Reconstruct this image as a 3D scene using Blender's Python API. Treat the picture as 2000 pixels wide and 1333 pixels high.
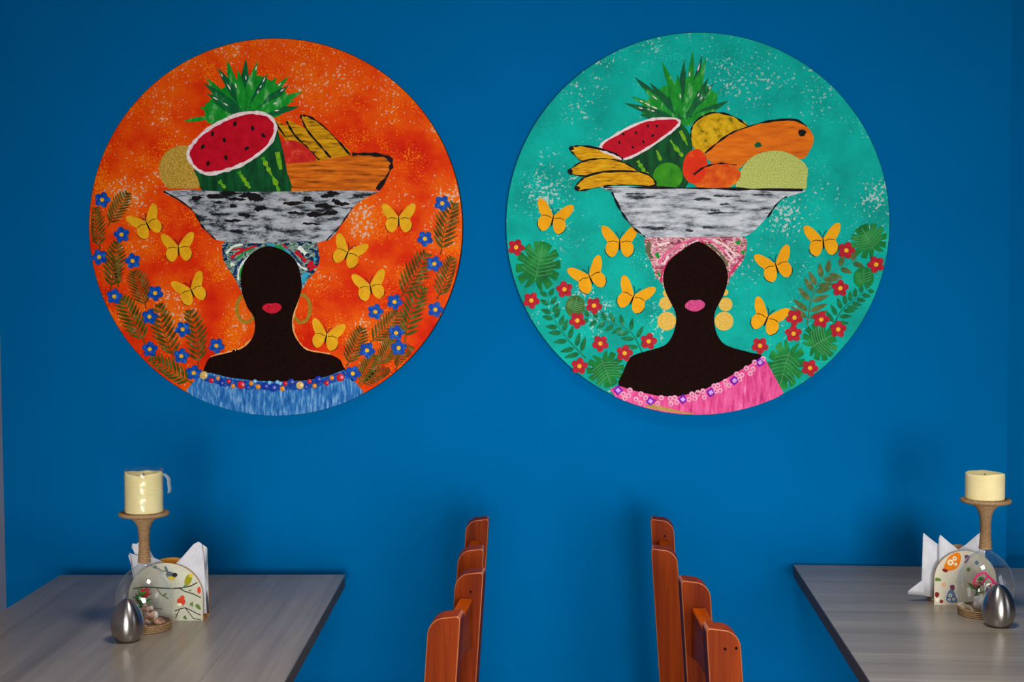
import bpy, bmesh, math, random
from mathutils import Vector, Matrix
for o in list(bpy.data.objects): bpy.data.objects.remove(o)
S = bpy.context.scene
COL = S.collection
R = math.radians
random.seed(7)

# ------------------------------------------------------------------ camera
cam_d = bpy.data.cameras.new('camera'); cam = bpy.data.objects.new('camera', cam_d); COL.objects.link(cam)
cam.location = (0, -3.1, 1.35)
cam.rotation_euler = (R(90 - 1.835), 0, R(2.5))
cam_d.sensor_width = 36; cam_d.lens = 48.6; cam_d.clip_start = .05
S.camera = cam
# ------------------------------------------------------------------ world, window light, exposure
W = bpy.data.worlds.new('world'); S.world = W; W.use_nodes = True
bg = W.node_tree.nodes['Background']; bg.inputs[0].default_value = (.75, .87, 1, 1); bg.inputs[1].default_value = .35
def area(name, loc, rot, sx, sy, power, col):
    l = bpy.data.lights.new(name, 'AREA'); l.shape = 'RECTANGLE'; l.size = sx; l.size_y = sy; l.energy = power; l.color = col
    o = bpy.data.objects.new(name, l); COL.objects.link(o); o.location = loc; o.rotation_euler = rot
    return o
# daylight standing in the three window openings
main = area('daylight_rear', (.5, -6.11, 1.0), (R(90), 0, R(5.5)), 2.3, 1.8, 27, (1, .97, .94)); main.data.spread = R(37)
area('daylight_rear_small', (-1.0, -6.12, 1.7), (R(90), 0, R(0)), .5, 1.2, 6, (1, .98, .97))
area('daylight_side', (2.72, -2.05, 1.5), (R(90), 0, R(90)), 1.0, 1.2, 7, (.92, .96, 1))
S.view_settings.view_transform = 'Standard'; S.view_settings.look = 'None'
S.view_settings.exposure = -0.24; S.view_settings.gamma = 1; S.view_settings.use_curve_mapping = False

# ------------------------------------------------------------------ helpers
def srgb(h):
    h = h.lstrip('#'); v = [int(h[i:i+2], 16) / 255 for i in (0, 2, 4)]
    return tuple(c / 12.92 if c <= .04045 else ((c + .055) / 1.055) ** 2.4 for c in v) + (1,)
MATS = {}
def newmat(name):
    m = bpy.data.materials.new(name); m.use_nodes = True
    nt = m.node_tree; return m, nt, nt.nodes['Principled BSDF']
def N(nt, t, **kw):
    n = nt.nodes.new(t)
    for k, v in kw.items(): setattr(n, k, v)
    return n
def coords(nt, stretch, rot=(0, 0, 0)):
    tc = N(nt, 'ShaderNodeTexCoord'); mp = N(nt, 'ShaderNodeMapping')
    mp.inputs['Scale'].default_value = stretch; mp.inputs['Rotation'].default_value = rot
    nt.links.new(tc.outputs['Object'], mp.inputs['Vector']); return mp.outputs[0]
def noise(nt, vec, scale, detail=4, rough=.55, dist=0):
    n = N(nt, 'ShaderNodeTexNoise'); n.inputs['Scale'].default_value = scale; n.inputs['Detail'].default_value = detail
    n.inputs['Roughness'].default_value = rough; n.inputs['Distortion'].default_value = dist
    nt.links.new(vec, n.inputs['Vector']); return n.outputs['Fac']
def ramp(nt, fac, stops, const=False):
    r = N(nt, 'ShaderNodeValToRGB'); e = r.color_ramp.elements
    if const: r.color_ramp.interpolation = 'CONSTANT'
    while len(e) < len(stops): e.new(.5)
    for i, (p, c) in enumerate(stops): e[i].position = p; e[i].color = srgb(c) if isinstance(c, str) else c
    nt.links.new(fac, r.inputs[0]); return r.outputs[0]
def mix(nt, fac, a, b, mode='MIX'):
    m = N(nt, 'ShaderNodeMix', data_type='RGBA', blend_type=mode)
    if isinstance(fac, float): m.inputs[0].default_value = fac
    else: nt.links.new(fac, m.inputs[0])
    for s, v in ((6, a), (7, b)):
        if isinstance(v, str): m.inputs[s].default_value = srgb(v)
        else: nt.links.new(v, m.inputs[s])
    return m.outputs[2]
def math_(nt, op, a, b):
    m = N(nt, 'ShaderNodeMath', operation=op)
    for i, v in enumerate((a, b)):
        if isinstance(v, (int, float)): m.inputs[i].default_value = v
        else: nt.links.new(v, m.inputs[i])
    return m.outputs[0]
def mat(name, stops, scale=40, stretch=(1, 1, 1), detail=4, rough=.55, bump=0, const=False, metal=0, dist=0, speck=None, rot=(0, 0, 0), bscale=None, spec=.05, sss=0):
    """noise -> colour ramp, optional speckles (colour, fine scale, threshold, patch scale, patch threshold)"""
    if name in MATS: return MATS[name]
    m, nt, b = newmat(name)
    v = coords(nt, stretch, rot); f = noise(nt, v, scale, detail, .6 if detail < 10 else .74, dist)
    if isinstance(stops, str): stops = [(.3, stops), (.7, tuple(min(1, c * 1.25) for c in srgb(stops)[:3]) + (1,))]
    c = ramp(nt, f, stops, const)
    for sp in (speck or []):
        sc, fs, ft, ps, pt = sp
        v2 = coords(nt, (1, 1, 1)); a = noise(nt, v2, fs, 3, .6); p = noise(nt, v2, ps, 2, .5)
        tot = math_(nt, 'ADD', a, math_(nt, 'MULTIPLY', math_(nt, 'SUBTRACT', p, pt), .6))
        k = ramp(nt, tot, [(ft, (0, 0, 0, 1)), (min(1, ft + .05), (1, 1, 1, 1))])
        c = mix(nt, k, c, sc)
    nt.links.new(c, b.inputs['Base Color'])
    b.inputs['Roughness'].default_value = rough; b.inputs['Metallic'].default_value = metal
    b.inputs['Specular IOR Level'].default_value = spec
    if sss:
        b.inputs['Subsurface Weight'].default_value = sss; b.inputs['Subsurface Radius'].default_value = (.02, .012, .005)
    if bump:
        bp = N(nt, 'ShaderNodeBump'); bp.inputs['Strength'].default_value = bump; bp.inputs['Distance'].default_value = .001
        h = f if bscale is None else noise(nt, coords(nt, (1, 1, 1)), bscale, 3)
        nt.links.new(h, bp.inputs['Height']); nt.links.new(bp.outputs[0], b.inputs['Normal'])
    MATS[name] = m; return m
def tag(o, label, cat, group=None):
    o['label'] = label; o['category'] = cat
    if group: o['group'] = group
    return o
def struct(o): o['kind'] = 'structure'; return o
def empty(name, loc=(0, 0, 0), rz=0):
    o = bpy.data.objects.new(name, None); COL.objects.link(o); o.location = loc; o.rotation_euler = (0, 0, rz); o.empty_display_size = .05
    return o
def mesh(name, verts, faces, m, parent=None, smooth=False, loc=None, mi=None):
    me = bpy.data.meshes.new(name); me.from_pydata([tuple(v) for v in verts], [], faces); me.validate(); me.update()
    for x in (m if isinstance(m, (list, tuple)) else [m]): me.materials.append(x)
    if mi: me.polygons.foreach_set('material_index', mi)
    if smooth: me.polygons.foreach_set('use_smooth', [True] * len(me.polygons))
    o = bpy.data.objects.new(name, me); COL.objects.link(o)
    if parent: o.parent = parent
    if loc: o.location = loc
    return o
def bevel(o, w=.003, seg=2, ang=30):
    b = o.modifiers.new('bevel', 'BEVEL'); b.width = w; b.segments = seg; b.limit_method = 'ANGLE'; b.angle_limit = R(ang)
    return o
def boxdata(x0, x1, y0, y1, z0, z1):
    v = [(x, y, z) for z in (z0, z1) for y in (y0, y1) for x in (x0, x1)]
    f = [(0, 2, 3, 1), (4, 5, 7, 6), (0, 1, 5, 4), (2, 6, 7, 3), (0, 4, 6, 2), (1, 3, 7, 5)]
    return v, f
def box(name, x0, x1, y0, y1, z0, z1, m, parent=None, bw=0):
    v, f = boxdata(x0, x1, y0, y1, z0, z1); o = mesh(name, v, f, m, parent)
    return bevel(o, bw) if bw else o
def boxes(name, lst, m, parent=None):
    V, F = [], []
    for b in lst:
        v, f = boxdata(*b); n = len(V); V += v; F += [tuple(i + n for i in q) for q in f]
    return mesh(name, V, F, m, parent)
def lathe(name, prof, m, parent=None, n=48, loc=None, wob=None, cap0=False, cap1=False):
    V, F = [], []
    for i, (r, z) in enumerate(prof):
        for k in range(n):
            a = 2 * math.pi * k / n
            dr, dz = wob(a, i) if wob else (0, 0)
            V.append(((r + dr) * math.cos(a), (r + dr) * math.sin(a), z + dz))
    for i in range(len(prof) - 1):
        for k in range(n):
            k2 = (k + 1) % n; F.append((i * n + k, i * n + k2, (i + 1) * n + k2, (i + 1) * n + k))
    if cap0: F.append(tuple(range(n))[::-1])
    if cap1: F.append(tuple((len(prof) - 1) * n + k for k in range(n)))
    return mesh(name, V, F, m, parent, True, loc)
def crom(pts, sub=4, closed=True):
    """smooth curve through the points, tangents scaled to each chord so that corners do not overshoot"""
    out = []; n = len(pts); g = (lambda j: pts[j % n]) if closed else (lambda j: pts[max(0, min(n - 1, j))])
    def tan(j):
        a, c = g(j - 1), g(j + 1); d = [q - p for p, q in zip(a, c)]; l = math.sqrt(sum(x * x for x in d)) or 1
        return [x / l for x in d]
    for i in (range(n) if closed else range(n - 1)):
        p, q = g(i), g(i + 1); L = math.sqrt(sum((y - x) ** 2 for x, y in zip(p, q))); m0, m1 = tan(i), tan(i + 1)
        for k in range(sub):
            t = k / sub; h = (2 * t ** 3 - 3 * t * t + 1, t ** 3 - 2 * t * t + t, -2 * t ** 3 + 3 * t * t, t ** 3 - t * t)
            out.append(tuple(h[0] * a + h[1] * L * u + h[2] * b + h[3] * L * v for a, u, b, v in zip(p, m0, q, m1)))
    if not closed: out.append(tuple(pts[-1]))
    return out
class Rel:
    """collects flat raised shapes on an upright face: local x right, z up, front towards -y"""
    def __init__(s, fx, y0): s.fx = fx; s.y0 = y0; s.V = []; s.F = []; s.M = []
    def poly(s, pts, lay, th=.0006, mi=0):
        q = [s.fx(*p) for p in pts]; n = len(q)
        ar = sum(q[i][0] * q[(i + 1) % n][1] - q[(i + 1) % n][0] * q[i][1] for i in range(n))
        if ar < 0: q = q[::-1]
        b = len(s.V); y = s.y0 - lay
        s.V += [(x, y - th, z) for x, z in q] + [(x, y + .0002, z) for x, z in q]
        s.F.append(tuple(b + i for i in range(n))); s.M.append(mi)
        for i in range(n):
            j = (i + 1) % n; s.F.append((b + j, b + i, b + n + i, b + n + j)); s.M.append(mi)
        return s
    def stroke(s, pts, w, lay, th=.0006, mi=0, closed=False, jit=0, taper=False):
        n = len(pts); L, Rr = [], []
        for i, p in enumerate(pts):
            a = pts[(i - 1) % n] if (closed or i > 0) else p; c = pts[(i + 1) % n] if (closed or i < n - 1) else p
            dx, dy = c[0] - a[0], c[1] - a[1]; l = math.hypot(dx, dy) or 1
            h = w / 2 * (1 + random.uniform(-jit, jit))
            if taper: h *= max(.15, 1 - i / (n - 1))
            L.append((p[0] - dy / l * h, p[1] + dx / l * h)); Rr.append((p[0] + dy / l * h, p[1] - dx / l * h))
        for i in range(n if closed else n - 1):
            j = (i + 1) % n; s.poly([L[i], L[j], Rr[j], Rr[i]], lay + .00003 * (i % 2), th, mi)
        return s
    def build(s, name, m, parent): return mesh(name, s.V, s.F, m, parent, mi=s.M)
def ell(cx, cy, rx, ry, rot=0, n=24):
    c, q = math.cos(R(rot)), math.sin(R(rot)); o = []
    for k in range(n):
        a = 2 * math.pi * k / n; x, y = rx * math.cos(a), ry * math.sin(a); o.append((cx + x * c - y * q, cy + x * q + y * c))
    return o
def rough_edge(pts, j):
    return [(x + random.uniform(-j, j), y + random.uniform(-j, j)) for x, y in pts]
def lens(a, b, w, n=5, bias=.45):
    dx, dy = b[0] - a[0], b[1] - a[1]; l = math.hypot(dx, dy) or 1; nx, ny = -dy / l, dx / l
    up, dn = [], []
    for i in range(1, n):
        t = i / n; h = w / 2 * (math.sin(math.pi * t ** (.7 if bias < .5 else 1)) ** .8)
        p = (a[0] + dx * t, a[1] + dy * t); up.append((p[0] + nx * h, p[1] + ny * h)); dn.append((p[0] - nx * h, p[1] - ny * h))
    return [a] + up + [b] + dn[::-1]

# ------------------------------------------------------------------ the setting
blue = mat('blue_wall_paint', [(.35, (0, .124, .350, 1)), (.65, (0, .132, .370, 1))], 3, rough=.7, bump=.25, bscale=260, spec=0.0)
white = mat('white_wall_paint', [(.3, '#b9b4bd'), (.7, '#c4bfc8')], 4, rough=.6, bump=.2, bscale=200)
ceilm = mat('ceiling_paint', [(.3, '#d8d6d2'), (.7, '#e0deda')], 4, rough=.8)
floorm = mat('floor_tile_grey', [(.3, '#6e655c'), (.7, '#80766c')], 6, rough=.4)
framem = mat('window_frame_white', [(.3, '#d5d5d2'), (.7, '#e2e2e0')], 10, rough=.4)
def thin_glass(name, tint, ior=1.5, rough=0.0, boost=1.0):
    m, nt, b = newmat(name); nt.nodes.remove(b)
    out = nt.nodes['Material Output']; t = N(nt, 'ShaderNodeBsdfTransparent'); t.inputs[0].default_value = tint
    g = N(nt, 'ShaderNodeBsdfGlossy'); g.inputs['Roughness'].default_value = rough; g.inputs[0].default_value = (1, 1, 1, 1)
    fr = N(nt, 'ShaderNodeLayerWeight'); fr.inputs[0].default_value = .5; f0 = ((ior - 1) / (ior + 1)) ** 2 * 2 * boost
    k = math_(nt, 'MINIMUM', math_(nt, 'ADD', math_(nt, 'MULTIPLY', math_(nt, 'POWER', fr.outputs['Facing'], 5.0), .8), f0), 1.0)
    mx = N(nt, 'ShaderNodeMixShader'); nt.links.new(k, mx.inputs[0]); nt.links.new(t.outputs[0], mx.inputs[1]); nt.links.new(g.outputs[0], mx.inputs[2])
    nt.links.new(mx.outputs[0], out.inputs['Surface']); return m
pane_m = thin_glass('clear_window_pane', (.97, .98, .98, 1))
struct(box('floor', -1.45, 2.75, -6.15, .45, -.1, 0, floorm))
struct(box('ceiling', -1.45, 2.75, -6.15, .45, 2.8, 2.9, ceilm))
struct(box('wall_back', -1.45, .963, 0, .15, 0, 2.8, blue))
struct(box('wall_alcove', .963, 2.75, .1505, .30, 0, 2.8, blue))
v, f = boxdata(-1.44, -1.2895, -6.0, -.0005, 0, 2.8)          # slightly out of plumb
v = [(x - .012 * z, y, z) for x, y, z in v]
struct(mesh('wall_left', v, f, white))
def wall_with_holes(name, axis, c0, c1, a0, a1, holes, m):
    """vertical wall along axis from a0 to a1 with window holes (b0,b1,z0,z1)"""
    L = []; cur = a0
    for b0, b1, z0, z1 in holes:
        L += [(cur, b0, 0, 2.8), (b0, b1, 0, z0), (b0, b1, z1, 2.8)]; cur = b1
    L.append((cur, a1, 0, 2.8))
    if axis == 'x': bx = [(p, q, c0, c1, z0, z1) for p, q, z0, z1 in L]
    else: bx = [(c0, c1, p, q, z0, z1) for p, q, z0, z1 in L]
    return struct(boxes(name, bx, m))
wall_with_holes('wall_front', 'x', -6.15, -6.0, -1.45, 2.75, [(-1.25, -.75, 1.1, 2.3), (-.6, 1.7, .2, 2.0)], white)
wall_with_holes('wall_right', 'y', 2.6, 2.75, -6.0, .15, [(-2.55, -1.55, .9, 2.1)], white)
def window(name, axis, c, a0, a1, z0, z1, nm):
    t = .03; fr = []
    P = lambda p, q, u, w_: (p, q, c - .02, c + .02, u, w_) if axis == 'x' else (c - .02, c + .02, p, q, u, w_)
    fr += [P(a0, a0 + t, z0, z1), P(a1 - t, a1, z0, z1), P(a0 + t, a1 - t, z0, z0 + t), P(a0 + t, a1 - t, z1 - t, z1)]
    o = struct(boxes(name, fr, framem)); w_ = (a1 - a0 - 2 * t) / nm
    for k in range(nm):
        p, q = a0 + t + k * w_, a0 + t + (k + 1) * w_
        if k < nm - 1: boxes('mullion', [P(q - .012, q + .012, z0 + t, z1 - t)], framem, o)
        if axis == 'x': vv = [(p, c, z0 + t), (q, c, z0 + t), (q, c, z1 - t), (p, c, z1 - t)]
        else: vv = [(c, p, z0 + t), (c, q, z0 + t), (c, q, z1 - t), (c, p, z1 - t)]
        mesh('pane', vv, [(0, 1, 2, 3)], pane_m, o)
window('window_1', 'x', -6.04, -.6, 1.7, .2, 2.0, 3)
window('window_2', 'x', -6.04, -1.25, -.75, 1.1, 2.3, 1)
window('window_3', 'y', 2.64, -2.55, -1.55, .9, 2.1, 2)
# recessed ceiling panel over the aisle between the tables
m_em, nt_e, b_e = newmat('lamp_diffuser'); b_e.inputs['Base Color'].default_value = (.9, .9, .88, 1); b_e.inputs['Emission Color'].default_value = (1, .97, .92, 1); b_e.inputs['Emission Strength'].default_value = 1.5
lamp = empty('ceiling_light', (.15, -1.45, 2.8)); tag(lamp, 'square white ceiling light panel above the aisle', 'ceiling light')
boxes('frame', [(-.3, .3, -.3, -.27, -.025, 0), (-.3, .3, .27, .3, -.025, 0), (-.3, -.27, -.27, .27, -.025, 0), (.27, .3, -.27, .27, -.025, 0)], framem, lamp)
mesh('diffuser', *boxdata(-.27, .27, -.27, .27, -.012, -.004), m_em, lamp)
pl = area('panel_light', (0, 0, -.02), (0, 0, 0), .5, .5, 15, (1, .97, .93)); pl.data.spread = R(95); pl.parent = lamp


# ------------------------------------------------------------------ tables
def wood_top(name, along):
    m, nt, b = newmat(name)
    st = (70, 2.2, 70) if along == 'y' else (2.2, 70, 70)
    v = coords(nt, st); f = noise(nt, v, 1.0, 6, .65, .6)
    v2 = coords(nt, tuple(.22 * s for s in st)); f2 = noise(nt, v2, 1.0, 3)
    c1 = ramp(nt, f, [(.25, '#776a5b'), (.5, '#9d9080'), (.75, '#b9ad9c')])
    c2 = ramp(nt, f2, [(.3, '#877a6a'), (.7, '#b5a998')])
    c = mix(nt, .5, c1, c2)
    oi = N(nt, 'ShaderNodeObjectInfo'); rr = ramp(nt, oi.outputs['Random'], [(0, (.80, .80, .80, 1)), (1, (1.0, 1.0, 1.0, 1))])
    nt.links.new(mix(nt, 1.0, c, rr, 'MULTIPLY'), b.inputs['Base Color'])
    b.inputs['Roughness'].default_value = .3; b.inputs['Specular IOR Level'].default_value = .5
    bp = N(nt, 'ShaderNodeBump'); bp.inputs['Strength'].default_value = .12; bp.inputs['Distance'].default_value = .0006
    nt.links.new(f, bp.inputs['Height']); nt.links.new(bp.outputs[0], b.inputs['Normal']); return m
dark_metal = mat('dark_metal', '#17171a', 30, rough=.45, metal=.6)
edge_m = mat('table_edge', [(.3, '#4f4843'), (.7, '#6a625b')], 60, (1, 1, 1), rough=.45)
def table(x, y, z, w, l, rot, along, cuts, label, sgn):
    """origin: the rear corner next to the chairs; sgn -1 runs left, +1 runs right"""
    t = empty('dining_table', (x, y, 0), rot); tag(t, label, 'table')
    X = sorted((0, sgn * w)); tm = wood_top('grey_wood_' + along, along)
    top = box('tabletop', X[0], X[1], -l, 0, z - .028, z - .003, edge_m, t, .0015)
    cs = [0] + cuts + [w if along == 'y' else l]; g = .00015
    for a, b in zip(cs, cs[1:]):
        if along == 'y': q = sorted((sgn * a, sgn * b)); d = (q[0] + g, q[1] - g, -l, 0)
        else: d = (X[0], X[1], -b + g, -a - g)
        bevel(box('plank', d[0], d[1], d[2], d[3], z - .003, z, tm, top), .0003, 1)
    cx = sgn * w / 2
    for yy in (-.3, -l + .3):
        box('pedestal', cx - .035, cx + .035, yy - .035, yy + .035, .02, z - .04, dark_metal, t, .004)
        box('foot_plate', cx - .19, cx + .19, yy - .04, yy + .04, 0, .02, dark_metal, t, .005)
        box('top_bracket', cx - .2, cx + .2, yy - .03, yy + .03, z - .04, z - .028, dark_metal, t)
    return t
ZL, ZR = .735, .755
table(-.5017, -.0776, ZL, .63, 1.25, R(2.9), 'y', [.135, .27, .345, .43, .565], 'grey wooden dining table under the orange painting, boards running towards the wall', -1)
table(.4915, -.024, ZR, .62, 1.25, R(-1.9), 'x', [.165, .325, .438, .631, .918, 1.08], 'grey wooden dining table on the side of the turquoise painting, boards parallel to the wall', 1)

# ------------------------------------------------------------------ chairs
def wood(name, axis, a='#480f00', b='#762400', c='#9a3c02'):
    if name in MATS: return MATS[name]
    m, nt, bs = newmat(name)
    st = {'z': (95, 95, 3.5), 'y': (95, 3.5, 95), 'x': (3.5, 95, 95)}[axis]
    v = coords(nt, st); oi = N(nt, 'ShaderNodeObjectInfo')
    ad = N(nt, 'ShaderNodeVectorMath', operation='ADD'); sc = N(nt, 'ShaderNodeVectorMath', operation='SCALE'); sc.inputs['Scale'].default_value = 37
    cb = N(nt, 'ShaderNodeCombineXYZ'); nt.links.new(oi.outputs['Random'], cb.inputs[0]); nt.links.new(oi.outputs['Random'], cb.inputs[2])
    nt.links.new(cb.outputs[0], sc.inputs[0]); nt.links.new(v, ad.inputs[0]); nt.links.new(sc.outputs[0], ad.inputs[1])
    f = noise(nt, ad.outputs[0], 1.0, 5, .6, .8)
    f2 = noise(nt, coords(nt, tuple(s * .16 for s in st)), 1.0, 3, .5)
    col = mix(nt, .45, ramp(nt, f, [(.28, a), (.5, b), (.74, c)]), ramp(nt, f2, [(.3, a), (.7, c)]))
    nt.links.new(col, bs.inputs['Base Color']); bs.inputs['Roughness'].default_value = .5; bs.inputs['Specular IOR Level'].default_value = .07
    bp = N(nt, 'ShaderNodeBump'); bp.inputs['Strength'].default_value = .15; bp.inputs['Distance'].default_value = .0008
    nt.links.new(f, bp.inputs['Height']); nt.links.new(bp.outputs[0], bs.inputs['Normal']); MATS[name] = m; return m
wz, wy, wx = wood('chair_wood_upright', 'z'), wood('chair_wood_cross', 'y', '#782600', '#9c3c00', '#b44e04'), wood('chair_wood_seat', 'x')
hole_m = mat('screw_hole_dark', '#120604', 50, rough=.8)
lit_edge = mat('lit_wood_edge', [(.3, '#9a4e22'), (.7, '#b86c3c')], 40, (1, 1, .2), rough=.35, spec=.3)  # paler, glossier wood colour standing in for light caught on the post edges
def chair(near, far, sgn, label, holes):
    """near / far: (x, y) of the tops of the two back posts; sgn -1 faces left, +1 faces right"""
    (x0, y0), (x1, y1) = near, far
    cx, cy = (x0 + x1) / 2, (y0 + y1) / 2; half = math.hypot(x1 - x0, y1 - y0) / 2
    t = empty('dining_chair', (cx, cy, 0), math.atan2(-(x1 - x0), y1 - y0)); tag(t, label, 'chair', 'four orange-brown wooden chairs')
    H, w, th, rk = .90, .046, .046, .030
    def post_outline():
        p = []                                                    # x towards the seat front is sgn
        rb, r2 = .006, .024
        for k in range(4): a = R(180 - 30 * k); p.append((-w / 2 + rb + rb * math.cos(a), H - rb + rb * math.sin(a)))
        for k in range(8): a = R(90 - 90 * k / 7); p.append((w / 2 - r2 + r2 * math.cos(a), H - .002 - r2 + r2 * math.sin(a)))
        for z in (.72, .45, .0): p.append((w / 2, z))
        for z in (.0, .45, .72): p.append((-w / 2, z))
        return [(sgn * (x + rk * min(1, (H - z) / .45)), z) for x, z in p]
    out = post_outline(); n = len(out)
    for s in (-1, 1):
        yc = s * half; V = [(x, yc - th / 2, z) for x, z in out] + [(x, yc + th / 2, z) for x, z in out]
        F = [tuple(range(n)) if sgn > 0 else tuple(range(n))[::-1], tuple(range(n, 2 * n))[::-1] if sgn > 0 else tuple(range(n, 2 * n))]
        for i in range(n):
            j = (i + 1) % n; q = (j, i, n + i, n + j); F.append(q if sgn > 0 else q[::-1])
        o = bevel(mesh('back_post', V, F, [wz, lit_edge], t), .004, 3, 25); o.modifiers[0].material = 1
        bm = bmesh.new(); bm.from_mesh(o.data); bmesh.ops.recalc_face_normals(bm, faces=bm.faces); bm.to_mesh(o.data); bm.free()
        for hx, hz in holes.get(s, []):
            bm = bmesh.new(); bmesh.ops.create_cone(bm, cap_ends=True, segments=12, radius1=.0019, radius2=.0019, depth=.002,
                matrix=Matrix.Translation((hx, yc - th / 2 - .0002, hz)) @ Matrix.Rotation(R(90), 4, 'X'))
            me = bpy.data.meshes.new('screw_hole'); bm.to_mesh(me); bm.free(); me.materials.append(hole_m)
            h = bpy.data.objects.new('screw_hole', me); COL.objects.link(h); h.parent = o
    yi = half - th / 2
    def rail(name, z0, z1, arch, thk=.022):
        xs = sgn * (rk * (H - (z0 + z1) / 2) / .45) ; V, F = [], []; K = 12
        for k in range(K + 1):
            y = -yi + 2 * yi * k / K; zb = z0 + arch * math.sin(math.pi * k / K)
            for dx, z in ((-thk / 2, zb), (thk / 2, zb), (thk / 2, z1), (-thk / 2, z1)): V.append((xs + dx, y, z))
        for k in range(K):
            for i in range(4): a, b = k * 4 + i, k * 4 + (i + 1) % 4; F.append((a, b, b + 4, a + 4))
        F += [(3, 2, 1, 0), tuple(K * 4 + i for i in range(4))]
        o = mesh(name, V, F, wy, t)
        bm = bmesh.new(); bm.from_mesh(o.data); bmesh.ops.recalc_face_normals(bm, faces=bm.faces); bm.to_mesh(o.data); bm.free()
        return bevel(o, .003, 2, 50)
    rail('top_rail', .775, .857, .018); rail('back_slat', .665, .715, 0); rail('back_slat', .555, .605, 0)
    sx = lambda a, b: sorted((sgn * a, sgn * b))
    for k in range(4):
        a, b = sx(.062 + k * .087, .062 + k * .087 + .084)
        box('seat_board', a, b, -half - .02, half + .02, .43, .45, wy, t, .004)
    for s in (-1, 1):
        a, b = sx(.36, .40); box('front_leg', a, b, s * half - .02, s * half + .02, 0, .43, wz, t, .004)
        a, b = sx(.05, .36); box('side_apron', a, b, s * half - .011, s * half + .011, .37, .43, wx, t, .003)
        box('side_stretcher', a, b, s * half - .01, s * half + .01, .16, .195, wx, t, .003)
    a, b = sx(.369, .391); box('front_apron', a, b, -half + .02, half - .02, .37, .43, wy, t, .003)
    a, b = sx(.02, .04); box('rear_apron', a, b, -yi, yi, .37, .43, wy, t, .003)
    return t
chair((-.1785, -1.150), (-.1663, -.838), -1, 'orange-brown wooden chair nearest the camera at the table under the orange painting', {1: [(.002, .868)]})
chair((-.1805, -.630), (-.1916, -.300), -1, 'orange-brown wooden chair nearer the blue wall at the table under the orange painting', {})
chair((.2040, -1.205), (.1945, -.890), 1, 'orange-brown wooden chair nearest the camera at the table of the turquoise painting', {-1: [(.003, .872), (.018, .873)], 1: [(.001, .847), (.002, .812)]})
chair((.1650, -.615), (.1825, -.285), 1, 'orange-brown wooden chair nearer the blue wall at the table of the turquoise painting', {1: [(.006, .866)]})

# ------------------------------------------------------------------ candle holders, candles, shakers, napkin holders
rope = mat('jute_rope', [(.3, '#6e5238'), (.5, '#9c7c58'), (.72, '#c4a684')], 600, (1, 1, 1), rough=.9, bump=.6, spec=.05)
glass = thin_glass('clear_glass', (.975, .985, .985, 1), 1.5, .03, 1.5)
wax = mat('cream_wax', [(.3, '#e8d79b'), (.7, '#f2e5b4')], 25, rough=.4, sss=.4, bump=.1)
film_m = thin_glass('clear_film', (.93, .94, .93, 1), 1.3, .25, 1.0)
tag_m = mat('cloudy_film', '#c8ccc8', 60, rough=.4); tag_m.node_tree.nodes['Principled BSDF'].inputs['Alpha'].default_value = .4
steel = mat('brushed_steel', [(.3, '#a39d9b'), (.7, '#b8b2af')], 8, (60, 60, 1), rough=.27, metal=1)
tg = N(steel.node_tree, 'ShaderNodeTangent', direction_type='RADIAL', axis='Z'); sb = steel.node_tree.nodes['Principled BSDF']
steel.node_tree.links.new(tg.outputs[0], sb.inputs['Tangent']); sb.inputs['Anisotropic'].default_value = .75; sb.inputs['Anisotropic Rotation'].default_value = .25
wick_m = mat('wick_black', '#15110e', 60, rough=.9)
cork = mat('cork_board', [(.3, '#8a6136'), (.7, '#b08a58')], 160, rough=.9)
def ripple(prof, pitch, amp):
    """lay rope coils along a lathe profile"""
    out = []
    for (r0, z0), (r1, z1) in zip(prof, prof[1:]):
        l = math.hypot(r1 - r0, z1 - z0); n = max(1, round(l / pitch)); nx, nz = (z1 - z0) / l, -(r1 - r0) / l
        for i in range(n):
            for j in range(5):
                t = (i + j / 5) / n; b = amp * abs(math.sin(math.pi * j / 5))
                out.append((r0 + (r1 - r0) * t + nx * b, z0 + (z1 - z0) * t + nz * b))
    out.append(prof[-1]); return out
def candle_holder(loc, label):
    t = empty('candle_holder', loc, R(15)); tag(t, label, 'candle holder', 'upturned wine glass candle holders')
    lathe('base_board', [(0, 0), (.0455, 0), (.0455, .009), (0, .009)], cork, t)
    lathe('rope_band', ripple([(.0462, .0002), (.0468, .0140)], .0036, .0026), rope, t)
    bowl = crom([(.0448, .0095), (.0500, .030), (.0530, .050), (.0520, .068), (.0460, .086), (.0350, .102), (.0220, .113), (.0130, .119), (.0100, .124)], 4, False)
    lathe('glass_bowl', bowl, glass, t, 64)
    stem = crom([(.0108, .1235), (.0098, .130), (.0086, .150), (.0084, .170), (.0098, .186), (.0140, .198), (.0220, .207), (.0300, .2105)], 4, False)
    st = ripple([stem[0], stem[4], stem[8], stem[12], stem[16], stem[18], stem[20], stem[22], stem[24], stem[26], stem[28]], .0036, .0020)
    lathe('rope_stem', st, rope, t)
    pl = [(.0260, .2090)] + ripple([(.0280, .2085), (.0395, .2110)], .0034, .0015)[1:] + [(.0425, .2105), (.0452, .2118), (.0462, .2145), (.0452, .2172), (.0425, .2182), (.0405, .2170)] + [(.036, .2166), (0, .2166)]
    lathe('rope_plate', pl, rope, t)
    return t
GL, GR = (-.790, -.5906, ZL), (.7718, -.4933, ZR)
candle_holder(GL, 'upturned wine glass wrapped in jute rope, holding the taller candle')
candle_holder(GR, 'upturned wine glass wrapped in jute rope, holding the shorter candle')
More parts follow.
